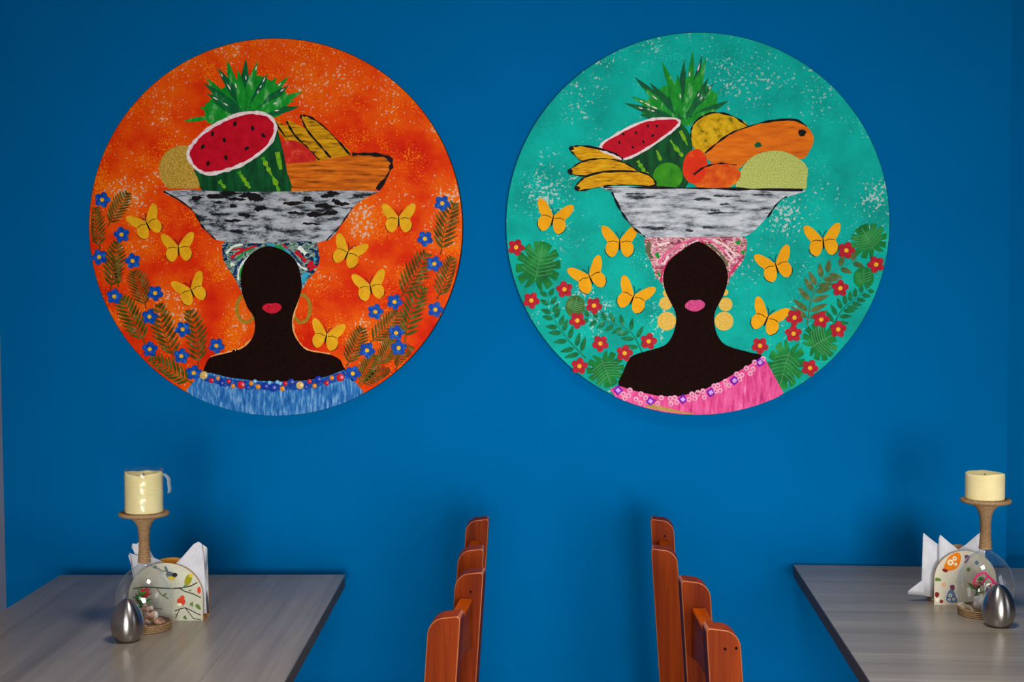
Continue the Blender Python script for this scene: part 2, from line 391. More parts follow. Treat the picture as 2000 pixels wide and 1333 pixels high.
def candle(loc, r, h, label, wrapped):
    t = empty('pillar_candle', loc, 0); tag(t, label, 'candle')
    rnd = random.Random(3 if wrapped else 5); ph = [rnd.uniform(0, 6) for _ in range(3)]
    prof = [(0, 0), (r * .96, 0), (r, .003)]
    nn = 26
    for i in range(1, nn):
        z = .003 + (h - .006) * i / nn
        prof.append((r + (.0004 * math.sin(i * 2.4) if wrapped else 0), z))
    prof += [(r * .995, h - .002), (r * .95, h), (r * .86, h - .004), (r * .6, h - .009), (.001, h - .010)]
    n0 = len(prof) - 5
    wob = lambda a, i: (0, (.0016 if wrapped else .0009) * (math.sin(2 * a + ph[0]) + .6 * math.sin(3 * a + ph[1]) + .4 * math.sin(7 * a + ph[2])) if i >= n0 - 1 else 0)
    lathe('wax_body', prof, wax, t, 48, None, wob)
    lathe('wick', [(.0008, h - .011), (.0009, h - .003), (.0004, h - .001)], wick_m, t, 8, None, lambda a, i: (0, 0))
    if wrapped:
        lathe('film_wrap', [(r + .0010, .004)] + [(r + .0010 + .0005 * math.sin(i * 1.9), .004 + (h - .0) * i / 16) for i in range(1, 17)] + [(r * .9, h + .0062)], film_m, t, 48, None,
              lambda a, i: (.0005 * math.sin(9 * a + i), .0012 * math.sin(4 * a) if i > 15 else 0))
        V, F = [], []; K = 10
        for k in range(K + 1):
            z = h - .002 - .036 * k / K; x = r + .0015 + .012 * math.sin(min(1, k / 4) * math.pi / 2) * .9
            for y in (-.006, .007): V.append((x + (.0025 if y > 0 else 0) + .0006 * math.sin(k), y - .003, z))
        for k in range(K): F.append((2 * k, 2 * k + 1, 2 * k + 3, 2 * k + 2))
        o = mesh('film_tag', V, F, tag_m, t, True); sm = o.modifiers.new('solid', 'SOLIDIFY'); sm.thickness = .0002
    return t
candle((GL[0] + .0005, GL[1], GL[2] + .2168), .0345, .0745, 'tall cream pillar candle in clear plastic wrap on the rope plate', True)
candle((GR[0] - .002, GR[1], GR[2] + .2168), .0355, .0500, 'short bare cream pillar candle on the rope plate', False)

def egg(loc, label):
    H, W2 = .0765, .0288; prof = [(0, 0), (.0095, 0), (.0125, .0003)]
    for k in range(5, 29):
        t = k / 28; a = math.pi * t; z = (H + .006) * (1 - math.cos(a)) / 2 - .006
        prof.append((W2 * math.sin(a) * (1 + .17 * math.cos(a)), z))
    prof[-1] = (.0002, H)
    t = empty('egg_shaker', loc); tag(t, label, 'salt shaker', 'steel egg shakers')
    lathe('steel_body', prof, steel, t, 64)
    V, F = [], []
    for k in range(3):
        a = 2 * math.pi * k / 3; lathe('pour_hole', [(0, H - .0002), (.0007, H - .0003)], wick_m, t, 8, (.0022 * math.cos(a), .0022 * math.sin(a), .00012))
    return t
egg((-.7929, -.6821, ZL), 'egg-shaped brushed steel shaker beside the taller candle')
egg((.7692, -.586, ZR), 'egg-shaped brushed steel shaker beside the shorter candle')

# things inside the two glasses
shell_m = [mat('shell_pink', [(.3, '#c98f7d'), (.7, '#e8c3b0')], 300, rough=.5), mat('shell_white', [(.3, '#cfc0b4'), (.7, '#efe6dc')], 300, rough=.5), mat('shell_tan', [(.3, '#a87a62'), (.7, '#d3a488')], 300, rough=.5)]
def shell_mesh(m):
    V, F = [], []; n, T = 10, 22                                    # small spiral snail shell
    for i in range(T + 1):
        t = i / T; a = t * 5.5 * math.pi; rr = .0048 * (1 - t) ** 1.0 + .0003; tr = .0036 * (1 - t) + .0003; z = .0115 * t
        c = Vector((rr * math.cos(a) * .6, rr * math.sin(a) * .6, z)); d = Vector((math.cos(a), math.sin(a), 0))
        for k in range(n):
            b = 2 * math.pi * k / n; V.append(c + d * tr * math.cos(b) + Vector((0, 0, tr * math.sin(b))))
    for i in range(T):
        for k in range(n): k2 = (k + 1) % n; F.append((i * n + k, i * n + k2, (i + 1) * n + k2, (i + 1) * n + k))
    F.append(tuple(range(n)))
    me = bpy.data.meshes.new('seashell'); me.from_pydata([tuple(v) for v in V], [], F); me.materials.append(m)
    me.polygons.foreach_set('use_smooth', [True] * len(me.polygons)); me.update(); return me
sms = [shell_mesh(m) for m in shell_m]
rs = random.Random(11)
for i in range(60):
    lvl = 0 if i < 24 else (1 if i < 41 else (2 if i < 53 else 3))
    a = rs.uniform(0, 6.28); rr = (.037, .032, .024, .014)[lvl] * math.sqrt(rs.random())
    o = bpy.data.objects.new('seashell', sms[rs.randrange(3)]); COL.objects.link(o)
    o.location = (GL[0] + .004 + rr * math.cos(a) * .9, GL[1] - .004 + rr * math.sin(a) * .9, GL[2] + .0130 + lvl * .0085 + rs.uniform(0, .002))
    o.rotation_euler = (rs.uniform(0, 3), rs.uniform(0, 3), rs.uniform(0, 6)); s = rs.uniform(.65, 1.0); o.scale = (s, s, s)
    tag(o, 'small pale pink spiral seashell in the heap inside the glass', 'seashell', 'seashell heap under the taller candle')
leaf_m = mat('plastic_leaf_green', [(.3, '#1d7a1a'), (.7, '#3fae2a')], 90, rough=.4)
bud_m = mat('flower_red', [(.3, '#b51c22'), (.7, '#e0484a')], 120, rough=.5)
pinkm = mat('coral_pink_ribbon', [(.3, '#d8115e'), (.7, '#ff3f86')], 90, rough=.3)
blush = mat('blush_petal', [(.3, '#d8867c'), (.7, '#f0b6a8')], 120, rough=.5)
stone = mat('white_coral', [(.3, '#a9a2a2'), (.7, '#e4dedb')], 220, rough=.8, bump=.6)
cream = mat('cream_shell', [(.3, '#d9c3a8'), (.7, '#f0dfc8')], 60, (1, 1, 6), rough=.5)
def petal_data(l, w, curl, rotz, tilt, base=(0, 0, 0)):
    V, F = [], []; n = 6
    mt = Matrix.Translation(base) @ Matrix.Rotation(rotz, 4, 'Z') @ Matrix.Rotation(-tilt, 4, 'Y')
    for i in range(n + 1):
        t = i / n; h = w / 2 * math.sin(math.pi * min(.97, t * .9 + .08)) ** .8; z = curl * t * t
        for s in (-1, 0, 1): V.append(mt @ Vector((l * t, s * h, z + abs(s) * h * .35)))
    for i in range(n):
        for k in range(2): a = i * 3 + k; F.append((a, a + 1, a + 4, a + 3))
    return V, F
def petals(name, lst, m, parent):
    V, F = [], []
    for a in lst:
        v, f = petal_data(*a); b = len(V); V += v; F += [tuple(i + b for i in q) for q in f]
    o = mesh(name, V, F, m, parent, True); s = o.modifiers.new('solid', 'SOLIDIFY'); s.thickness = .0004; return o
t = empty('artificial_flower', (GL[0] - .004, GL[1] - .010, GL[2] + .024)); tag(t, 'small red artificial rosebud with green leaves inside the glass', 'flower')
lathe('stem', [(.001, 0), (.0012, .03), (.001, .042)], leaf_m, t, 8)
petals('leaf', [(.022, .014, .004, a, R(tl), (0, 0, z)) for a, tl, z in ((2.9, 50, .022), (4.2, 20, .030), (5.6, 35, .034), (1.2, 40, .030), (3.5, 65, .034), (4.6, 10, .018), (0.2, 20, .022))], leaf_m, t)
petals('bud', [(.018, .013, -.004, 1.25 * k + .3, R(68), (.008, 0, .037)) for k in range(5)] + [(.015, .012, -.003, 1.6 * k, R(40), (.008, 0, .036)) for k in range(4)], bud_m, t)
t = empty('artificial_flower', (GR[0] - .016, GR[1] - .002, GR[2] + .016)); tag(t, 'small blush pink artificial flower with green leaves inside the glass', 'flower')
lathe('stem', [(.001, 0), (.0012, .03), (.001, .036)], leaf_m, t, 8)
petals('leaf', [(.020, .012, .003, a, R(tl), (0, 0, z)) for a, tl, z in ((2.9, 30, .030), (3.8, 5, .032), (5.3, 10, .024), (.9, 40, .03), (.2, 55, .036))], leaf_m, t)
petals('bloom', [(.018, .0085, .002, 2 * math.pi * k / 9, R(25), (0, 0, .036)) for k in range(9)] + [(.013, .007, .001, 2 * math.pi * k / 7 + .3, R(55), (0, 0, .037)) for k in range(7)], blush, t)
def tubepath(name, pts, r, m, parent=None, n=8):
    V, F = [], []
    for i, p in enumerate(pts):
        p = Vector(p); d = (Vector(pts[min(i + 1, len(pts) - 1)]) - Vector(pts[max(i - 1, 0)])).normalized()
        u = d.cross(Vector((.3, .9, .2))).normalized(); w_ = d.cross(u); rr = r if not callable(r) else r(i / (len(pts) - 1))
        for k in range(n): a = 2 * math.pi * k / n; V.append(p + u * rr * math.cos(a) + w_ * rr * math.sin(a))
    for i in range(len(pts) - 1):
        for k in range(n): k2 = (k + 1) % n; F.append((i * n + k, i * n + k2, (i + 1) * n + k2, (i + 1) * n + k))
    F += [tuple(range(n))[::-1], tuple((len(pts) - 1) * n + k for k in range(n))]
    return mesh(name, V, F, m, parent, True)
t = empty('pink_coral_sprig', (GR[0], GR[1], GR[2] + .0092)); tag(t, 'bright pink coral-like sprig arching inside the glass', 'ornament')
tubepath('branch', crom([(.022, .010, .005), (.029, .004, .022), (.025, -.010, .040), (.010, -.014, .058), (-.004, -.012, .072)], 5, False), lambda q: .0028 - .0008 * q, pinkm, t)
tubepath('branch', crom([(-.004, -.012, .072), (-.016, -.010, .067), (-.023, -.010, .054), (-.020, -.012, .044)], 5, False), .0020, pinkm, t)
tubepath('branch', crom([(.003, -.013, .066), (-.006, -.016, .058), (-.010, -.016, .049)], 4, False), .0017, pinkm, t)
tubepath('branch', crom([(.014, -.013, .054), (.006, -.018, .052), (.004, -.018, .046)], 4, False), .0015, pinkm, t)
def lump(name, loc, sx, sy, sz, seed, amp, m, label, cat):
    bm = bmesh.new(); bmesh.ops.create_icosphere(bm, subdivisions=3, radius=1); rr = random.Random(seed)
    ks = [(Vector((rr.uniform(-1, 1), rr.uniform(-1, 1), rr.uniform(-1, 1))).normalized(), rr.uniform(3, 7), rr.uniform(0, 6)) for _ in range(7)]
    for v in bm.verts:
        d = v.co.normalized(); s = 1 + amp * sum(math.sin(k * d.dot(q) * 2 + p) for q, k, p in ks) / 3
        v.co = Vector((d.x * sx * s, d.y * sy * s, max(-sz * .8, d.z * sz * s)))
    me = bpy.data.meshes.new(name); bm.to_mesh(me); bm.free(); me.materials.append(m); me.polygons.foreach_set('use_smooth', [True] * len(me.polygons))
    o = bpy.data.objects.new(name, me); COL.objects.link(o); o.location = loc; return tag(o, label, cat)
lump('coral_stone', (GR[0] - .008, GR[1] - .022, GR[2] + .0260), .019, .014, .0165, 3, .16, stone, 'knobbly white coral lump inside the glass', 'coral')
lump('coral_stone', (GR[0] + .024, GR[1] + .012, GR[2] + .0215), .015, .013, .0125, 8, .14, stone, 'small white coral lump at the back of the glass', 'coral')
def scallop(loc, rot, label):
    V, F = [], []; n, K = 25, 7
    for i in range(K + 1):
        t = i / K
        for k in range(n):
            a = R(-58 + 116 * k / (n - 1)); rr = .020 * t * (1 + (.05 * math.cos(k * math.pi) if i == K else 0)); z = .006 * math.sin(math.pi * t * .9) + .0009 * t * math.cos(k * math.pi / 2 * 1.0)
            V.append((rr * math.sin(a), rr * math.cos(a), z))
    for i in range(K):
        for k in range(n - 1): F.append((i * n + k, i * n + k + 1, (i + 1) * n + k + 1, (i + 1) * n + k))
    o = mesh('scallop_shell', V, F, cream, None, True, loc); o.rotation_euler = rot; s = o.modifiers.new('solid', 'SOLIDIFY'); s.thickness = .001
    return tag(o, label, 'seashell')
scallop((GR[0] - .040, GR[1] - .016, GR[2] + .022), (R(-62), R(20), R(-40)), 'cream ribbed seashell leaning inside the glass')

holder_face = mat('cream_decoupage', [(.3, '#c0c0ac'), (.7, '#cccbb8')], 30, rough=.4, bump=.1, bscale=300)
hold_or = mat('orange_yellow_paint', [(.3, '#d98a2e'), (.7, '#e9a844')], 40, rough=.45)
hold_wd = mat('pale_plywood', [(.3, '#b58d62'), (.7, '#cfab80')], 60, (1, 1, 5), rough=.6)
ink = mat('print_dark_brown', '#3b342c', 50, rough=.5); ink_g = mat('print_green', '#5d7a3a', 60, rough=.5)
P = {k: mat('print_' + k, c, 200, rough=.5) for k, c in dict(olive='#8d8a1f', red='#c8442c', slate='#5a6670', yellow='#c9b13d', orange='#e07a16', cream='#e6dfc4', plum='#6a3f55', maroon='#7a2326', black='#2a2328', blue='#5d7396', green='#6f9a32', teal='#4d7a66').items()}
paper = mat('white_napkin_paper', [(.3, '#c3c4cb'), (.7, '#d2d3d9')], 60, rough=.9, bump=.35, bscale=900, spec=.1, sss=0)
def panel(name, hw, h, zs, y0, y1, mface, medge, parent):
    out = [(-hw, 0), (hw, 0), (hw, zs)]; n = 20
    for k in range(1, n): a = math.pi * k / n; out.append((hw * math.cos(a), zs + (h - zs) * math.sin(a)))
    out.append((-hw, zs)); n = len(out)
    V = [(x, y0, z) for x, z in out] + [(x, y1, z) for x, z in out]
    F = [tuple(range(n)), tuple(range(n, 2 * n))[::-1]]; mi = [0, 0]
    for i in range(n): j = (i + 1) % n; F.append((i, n + i, n + j, j)); mi.append(1)
    return mesh(name, V, F, [mface, medge], parent, mi=mi)
HL = empty('napkin_holder', (-.7702, -.5249, ZL), R(2.9)); tag(HL, 'arched napkin holder printed with birds on branches', 'napkin holder')
HR = empty('napkin_holder', (.7572, -.4166, ZR), R(-1.9)); tag(HR, 'arched napkin holder printed with colourful patterned hens', 'napkin holder')
fl = panel('front_panel', .0705, .110, .046, 0, .005, holder_face, hold_or, HL)
panel('back_panel', .0705, .110, .046, .053, .058, hold_or, hold_or, HL)
box('base_board', -.070, .070, .005, .053, 0, .006, hold_or, HL)
fr_ = panel('front_panel', .0585, .106, .050, 0, .005, mat('cream_hen_paper', [(.3, '#cbc4ae'), (.7, '#d6cfba')], 30, rough=.4), hold_wd, HR)
panel('back_panel', .0585, .106, .050, .063, .068, hold_wd, hold_wd, HR)
box('base_board', -.058, .058, .005, .063, 0, .007, hold_wd, HR)
# flat prints on the front panels: (image units of the print; 1060 per metre)
fxL = lambda X, Y: ((180 + X * .3 - 324) / 1060, (1213 - 890 - Y * .3) / 1060)
fxR = lambda X, Y: ((1740 + X * .2776 - 1884) / 1060, (1183 - 890 - Y * .2776) / 1060)
TH = .00012
r = Rel(fxL, 0)
for pts, w_ in (([(262, 862), (330, 850), (400, 852), (470, 858), (530, 860), (600, 855), (650, 842), (692, 820)], 8), ([(570, 857), (610, 880), (660, 895), (716, 922)], 7),
                ([(360, 852), (340, 900), (330, 960)], 5), ([(420, 855), (450, 900), (500, 930)], 5), ([(300, 1010), (380, 990), (460, 1000)], 5),
                ([(540, 1012), (575, 998), (610, 990), (650, 1008), (690, 1030), (714, 1040)], 6), ([(610, 990), (640, 1030), (665, 1062), (714, 1072)], 5), ([(545, 1060), (556, 1035), (572, 1000)], 5), ([(430, 720), (455, 740), (500, 745)], 5)):
    r.stroke(pts, w_, 0, TH)
r.build('printed_branch', ink, fl)
for a, b, w_ in (((640, 975), (665, 950), 16), ((655, 985), (662, 960), 10), ((600, 1050), (622, 1070), 18), ((596, 1062), (615, 1040), 12), ((395, 718), (425, 708), 18), ((420, 730), (410, 705), 14), ((680, 965), (716, 1005), 26), ((630, 880), (655, 868), 10), ((545, 1030), (560, 1050), 10), ((300, 900), (330, 920), 16), ((250, 1000), (290, 990), 16), ((460, 910), (490, 890), 14)):
    Rel(fxL, 0).poly(lens(a, b, w_), .00002, TH).build('printed_leaf', ink_g, fl)
def bird(parts):
    for nm, c, pts, lay in parts: Rel(fxL, 0).poly(pts, lay, TH).build(nm, P[c], fl)
bird([('printed_bird', 'slate', ell(515, 770, 34, 22, 25), .0002), ('printed_bird_head', 'black', ell(543, 768, 17, 14), .0004), ('printed_bird_belly', 'yellow', ell(520, 790, 26, 12, 10), .0004), ('printed_bird_tail', 'slate', lens((476, 706), (500, 765), 16), .0003),
      ('printed_bird', 'olive', ell(632, 802, 22, 44, 22), .0002), ('printed_bird_head', 'yellow', ell(650, 772, 14, 13), .0004), ('printed_bird_tail', 'teal', lens((618, 835), (590, 862), 14), .0003),
      ('printed_bird', 'red', ell(584, 948, 28, 28), .0002), ('printed_bird_head', 'red', ell(592, 920, 15, 13), .0003), ('printed_bird_belly', 'cream', ell(572, 968, 18, 10), .0004),
      ('printed_bird', 'red', ell(704, 872, 12, 24), .0002)])
def pr(nm, c, pts, lay): Rel(fxR, 0).poly(pts, lay, TH).build(nm, P[c], fr_)
pr('printed_hen', 'orange', crom([(475, 668), (478, 745), (440, 792), (366, 796), (372, 748), (408, 690)], 3), .0001)
for x, y, q in ((410, 740, 22), (440, 710, 16), (448, 752, 12)): pr('printed_hen_flower', 'cream', ell(x, y, q, q), .0003); pr('printed_hen_spot', 'orange', ell(x, y, q * .4, q * .4), .0005)
pr('printed_hen_comb', 'maroon', crom([(352, 790), (368, 812), (392, 806), (384, 792)], 3), .0003)
pr('printed_hen', 'plum', crom([(512, 685), (548, 690), (542, 715), (520, 745), (508, 740), (515, 712)], 3), .0001)
pr('printed_grass', 'green', crom([(304, 856), (330, 858), (346, 872), (318, 880), (303, 878)], 3), .0001)
pr('printed_dot', 'orange', ell(365, 905, 12, 12), .0001); pr('printed_dot', 'cream', ell(365, 905, 5, 5), .0003); pr('printed_dot', 'maroon', ell(348, 1030, 13, 13), .0001)
pr('printed_hen', 'blue', crom([(428, 935), (455, 1000), (462, 1030), (420, 1036), (384, 1022), (392, 965), (410, 940)], 3), .0001)
for x, y, q in ((412, 985, 13), (436, 1012, 10), (405, 1015, 9)): pr('printed_hen_flower', 'cream', ell(x, y, q, q), .0003); pr('printed_hen_spot', 'green', ell(x, y, q * .45, q * .45), .0005)
pr('printed_hen_comb', 'plum', crom([(410, 912), (438, 908), (440, 940), (420, 945)], 3), .0003)
pr('printed_hen', 'cream', crom([(308, 990), (325, 990), (328, 1030), (306, 1030)], 3), .0001); pr('printed_hen_comb', 'maroon', crom([(303, 965), (330, 968), (324, 998), (308, 1000)], 3), .0003)
for x, y in ((540, 790), (600, 740), (640, 860), (560, 900), (600, 980), (680, 940)): pr('printed_dot', random.choice(['orange', 'maroon', 'blue', 'green']), ell(x, y, 14, 16), .0001)

def napkin(holder, yb, pts, label, layers=3, ruff=.0, ph=0, group=None, flap=None, lean=0):
    """folded paper napkin: a few stacked sheets with the folded outline, standing in the holder"""
    o = empty('paper_napkin', holder.matrix_basis @ Vector((0, yb, .0075)), holder.rotation_euler.z); tag(o, label, 'napkin', group)
    for L in range(layers):
        y = L * .0016; V, F = [], []; rr = random.Random(ph + L)
        q = [(x + rr.uniform(-.0008, .0008), max(.0088, z + rr.uniform(-.0008, .0008) - .0012 * L)) for x, z in pts]
        bm = bmesh.new(); vs = [bm.verts.new((x, y, z - .0075)) for x, z in q]; fc = bm.faces.new(vs)
        bmesh.ops.triangulate(bm, faces=[fc]); bmesh.ops.subdivide_edges(bm, edges=bm.edges[:], cuts=3, use_grid_fill=True)
        for v in bm.verts:
            k = max(0, v.co.z - .03) / .1
            v.co.y += ruff * k * math.sin(v.co.x * 330 + ph + L * .6) + lean * k * k + .0012 * k * math.sin(v.co.x * 70 + v.co.z * 40 + ph)
        bmesh.ops.recalc_face_normals(bm, faces=bm.faces)
        me = bpy.data.meshes.new('sheet'); bm.to_mesh(me); bm.free(); me.materials.append(paper); me.polygons.foreach_set('use_smooth', [True] * len(me.polygons))
        s = bpy.data.objects.new('sheet', me); COL.objects.link(s); s.parent = o
        sm = s.modifiers.new('solid', 'SOLIDIFY'); sm.thickness = .0005
    return o
napkin(HL, .012, [(-.02, .008), (-.015, .06), (.008, .098), (.030, .120), (.052, .145), (.060, .149), (.066, .146), (.0695, .120), (.0720, .075), (.0745, .012)], 'white folded paper napkin with a tall peak in the bird-print holder', 3, 0, 1)
napkin(HL, .022, [(-.01, .008), (.0, .09), (.030, .118), (.055, .142), (.066, .141), (.0735, .136), (.0745, .09), (.0768, .008)], 'rear white paper napkin behind the tall peak in the bird-print holder', 3, 0, 4)
napkin(HL, .032, [(-.060, .008), (-.066, .07), (-.072, .095), (-.079, .118), (-.077, .123), (-.055, .117), (-.030, .115), (.005, .097), (.02, .08), (.02, .008)], 'white paper napkin with a drooping corner, left in the bird-print holder', 3, .001, 2)
napkin(HL, .042, [(-.055, .008), (-.062, .09), (-.070, .125), (-.075, .134), (-.072, .141), (-.066, .139), (-.061, .144), (-.055, .141), (-.050, .145), (-.045, .140), (-.045, .115), (-.02, .09), (-.02, .008)], 'white paper napkin with a crumpled top behind the rope stem', 3, .003, 3)
napkin(HR, .012, [(.0, .008), (.0, .092), (-.010, .104), (-.028, .120), (-.0455, .1335), (-.047, .128), (-.047, .008)], 'white folded napkin with the middle peak in the hen-print holder', 3, 0, 5)
napkin(HR, .024, [(-.02, .008), (-.02, .10), (-.050, .116), (-.066, .128), (-.0745, .135), (-.0752, .128), (-.0765, .043), (-.103, .021), (-.102, .017), (-.073, .014), (-.0560, .008)], 'white folded napkin with a corner sticking out sideways in the hen-print holder', 3, 0, 6)
napkin(HR, .038, [(-.02, .008), (-.012, .097), (.010, .112), (.028, .127), (.040, .137), (.046, .128), (.05, .008)], 'white folded napkin with a peak behind the rope stem in the hen-print holder', 3, 0, 7)

# ------------------------------------------------------------------ the two round paintings
RD, FY = .4225, -.022
amber = mat('paint_amber', [(.3, '#e59a00'), (.7, '#f2ab08')], 60, rough=.5, bump=.15)
gold = mat('paint_gold', [(.3, '#d99a08'), (.7, '#eeb41e')], 60, rough=.5, bump=.15)
pblack = mat('paint_black', '#141013', 60, rough=.55)
skin = mat('paint_dark_brown', [(.3, '#140806'), (.7, '#1f0f0c')], 220, rough=.85, bump=.15, spec=.04)
pwhite = mat('paint_white_rim', [(.3, '#d8b9bb'), (.6, '#efe3e3')], 150, rough=.55, bump=.3)
melon_red = mat('paint_melon_red', [(.3, '#b0001c'), (.7, '#c90c26')], 60, rough=.5, bump=.25)
melon_grn = mat('paint_rind_green', [(.35, '#04341c'), (.65, '#0c5a2a')], 30, (2, 1, .6), rough=.5, bump=.3)
lime = mat('paint_lime', [(.35, '#2f9a1c'), (.7, '#93b81c')], 90, rough=.5)
pine1 = mat('paint_leaf_mid', [(.3, '#0b7a22'), (.55, '#17962a'), (.8, '#9fd0a0')], 70, (1, 1, .5), rough=.45, bump=.4)
pine2 = mat('paint_leaf_dark', [(.3, '#064a30'), (.62, '#0c6a34'), (.85, '#a9cdb8')], 70, (1, 1, .5), rough=.45, bump=.4)
ban_m = mat('paint_banana', [(.30, '#3c2f06'), (.42, '#c98a04'), (.6, '#e3a90c'), (.8, '#f0c53a')], 70, (.5, 1, 2.6), rough=.5, bump=.4, rot=(0, R(-28), 0))
ban_l = mat('paint_banana_dark', [(.30, '#33290a'), (.42, '#b57c05'), (.6, '#d79c0a'), (.8, '#e8ba30')], 70, (.5, 1, 3.2), rough=.5, bump=.4, rot=(0, R(38), 0))
pap_l = mat('paint_papaya_streaked', [(.27, '#2e2608'), (.42, '#b8560a'), (.6, '#dd7010'), (.8, '#e8a53a')], 55, (.35, 1, 3), rough=.5, bump=.4, rot=(0, R(-8), 0))
pap_r = mat('paint_papaya_orange', [(.2, '#5c3d08'), (.36, '#d5640a'), (.65, '#ee7a10'), (.85, '#f0b04a')], 55, (.4, 1, 2.4), rough=.5, bump=.4, rot=(0, R(-25), 0))
mango = mat('paint_mango_red', [(.3, '#a8101c'), (.55, '#d02a1c'), (.8, '#e88a6a')], 40, rough=.5, bump=.3)
mango2 = mat('paint_mango_orange', [(.3, '#c8380c'), (.55, '#e25c10'), (.8, '#ef9a1c')], 40, rough=.5, bump=.3)
mango3 = mat('paint_mango_scarlet', [(.35, '#d8240c'), (.55, '#e23a0c'), (.75, '#f0a01c')], 22, rough=.5, bump=.3)
pineapple = mat('paint_pineapple', [(.3, '#3f5a10'), (.42, '#c79a06'), (.6, '#e0b010'), (.78, '#e8cc60')], 75, rough=.5, bump=.5)
mel_tan = mat('paint_glitter_tan', [(.35, '#8a6410'), (.5, '#b08a2a'), (.66, '#d8bd6a')], 420, rough=.4, bump=.4, metal=.25)
mel_grn = mat('paint_glitter_green', [(.35, '#78822a'), (.5, '#939c4c'), (.66, '#b4b87a')], 420, rough=.4, bump=.4, metal=.2)
tan_p = mat('paint_tan', [(.3, '#a07c3a'), (.7, '#c2a05c')], 200, rough=.5)
bowl_l = mat('paint_bowl_black_silver', [(.40, '#12181a'), (.45, '#565d62'), (.50, '#999ea5'), (.62, '#bfc2c9'), (.7, '#8b9096')], 42, (.5, 1, 1.5), 14, rough=.5, bump=.5, dist=.15)
bowl_r = mat('paint_bowl_silver', [(.36, '#20262a'), (.42, '#7a8087'), (.49, '#b0b5bc'), (.60, '#d6d9df'), (.68, '#a4a9b0')], 42, (.4, 1, 1.8), 14, rough=.5, bump=.5, dist=.15)
wrap_l = mat('paint_headwrap_multi', [(0, '#0a2448'), (.43, '#10465a'), (.475, '#b4c2b2'), (.51, '#17603c'), (.545, '#8aa89c'), (.58, '#0e3a66'), (.63, '#8a1a24'), (.66, '#12386a')], 60, (1, 1, 1.8), 5, rough=.5, bump=.5, const=True, dist=.6)
wrap_r = mat('paint_headwrap_pink', [(0, '#7a3a50'), (.38, '#b05a72'), (.45, '#d8889c'), (.50, '#e0d0cc'), (.55, '#c42a52'), (.60, '#1f7a34'), (.63, '#c88a96'), (.70, '#6a5a4a')], 55, (1, 1, 1.8), 5, rough=.5, bump=.5, const=True, dist=.6)
dress_l = mat('paint_dress_blue', [(.28, '#0a3a8a'), (.5, '#2a74b8'), (.72, '#8ab8de')], 70, (2.6, 1, .5), 5, rough=.45, bump=.5)
dress_r = mat('paint_dress_pink', [(.22, '#6a2a4a'), (.36, '#d0307a'), (.6, '#ea5f9e'), (.8, '#f0a8cc')], 60, (2.2, 1, .45), 5, rough=.45, bump=.5, rot=(0, R(-14), 0))
lip_l = mat('paint_lip_red', [(.3, '#b00a22'), (.62, '#cc1c34'), (.85, '#f0b0b8')], 160, rough=.3)
lip_r = mat('paint_lip_pink', [(.3, '#b81266'), (.62, '#d0307e'), (.85, '#eea0c4')], 160, rough=.3)
hoop_m = mat('paint_hoop_olive', [(.3, '#8a6c10'), (.7, '#a8892a')], 200, rough=.4)
gold_d = mat('paint_gold_glitter', [(.3, '#8c6c20'), (.7, '#b09040')], 300, rough=.4, metal=.2)
fl_blue = mat('petal_blue', [(.3, '#04308a'), (.55, '#0c4cae'), (.8, '#3f8ad0')], 110, rough=.4, bump=.3)
fl_red = mat('petal_red', [(.3, '#94001c'), (.6, '#b60222'), (.85, '#d84050')], 110, rough=.4, bump=.3)
fl_y = mat('petal_centre_yellow', [(.3, '#e09a08'), (.7, '#f0c020')], 100, rough=.4)
frond_m = mat('paint_frond_olive', [(.3, '#3a2e06'), (.5, '#56490e'), (.64, '#6a6228'), (.78, '#b09c7c')], 70, rough=.5, bump=.4)
frond_g = mat('paint_frond_green_brown', [(.3, '#2e3a08'), (.5, '#465410'), (.66, '#5c682a'), (.85, '#b0a88a')], 70, rough=.5, bump=.4)
fern_g = mat('paint_fern_green', [(.3, '#0a5c34'), (.6, '#147844'), (.85, '#6fae8a')], 60, rough=.5, bump=.3)
fern_b = mat('paint_fern_brown_green', [(.3, '#3a5c2c'), (.55, '#5c6a38'), (.8, '#8a8a5a')], 60, rough=.5, bump=.3)
mon_g = mat('paint_monstera', [(.3, '#0a5a28'), (.55, '#138036'), (.75, '#3a9a4a'), (.9, '#9ab08a')], 26, rough=.5, bump=.3)
mon_b = mat('paint_monstera_olive', [(.3, '#2e5a24'), (.55, '#4a7430'), (.8, '#8a9a5a')], 40, rough=.5, bump=.3)
gem = {k: mat('gem_' + k, c, 150, rough=.3, spec=.35) for k, c in dict(red='#c01022', orange='#d88010', blue='#0c2a9a', navy='#123a9c', sky='#7ab4dc', gold='#c8a860').items()}
gem_p = mat('gem_purple', [(.3, '#7a12a8'), (.6, '#9a2ac8'), (.8, '#d490f0')], 120, rough=.3, spec=.35)
ring_p = mat('bead_pink', [(.3, '#ea8cb4'), (.7, '#f8bcd4')], 150, rough=.4)
ring_c = mat('bead_hole', '#c0447e', 150, rough=.4)
edge_o = mat('panel_edge_brown', '#4a2412', 30, rough=.6); edge_t = mat('panel_edge_dark_teal', '#1c4a48', 30, rough=.6)
bg_o = mat('paint_orange_ground', [(.30, '#c81000'), (.42, '#dc2e00'), (.54, '#e84e00'), (.74, '#f07400')], 8, (1, 1, 1), 9, rough=.55, bump=.3, bscale=300,
           speck=[('#f27800', 230, .61, 14, .50), ('#dcb49a', 165, .665, 8, .49)])
bg_t = mat('paint_turquoise_ground', [(.30, '#008e82'), (.5, '#00a89a'), (.7, '#00baaa')], 12, (1, 1, 1), 9, rough=.55, bump=.3, bscale=300,
           speck=[('#1cc4b4', 230, .64, 16, .50), ('#a8c8c0', 150, .665, 8, .49)])

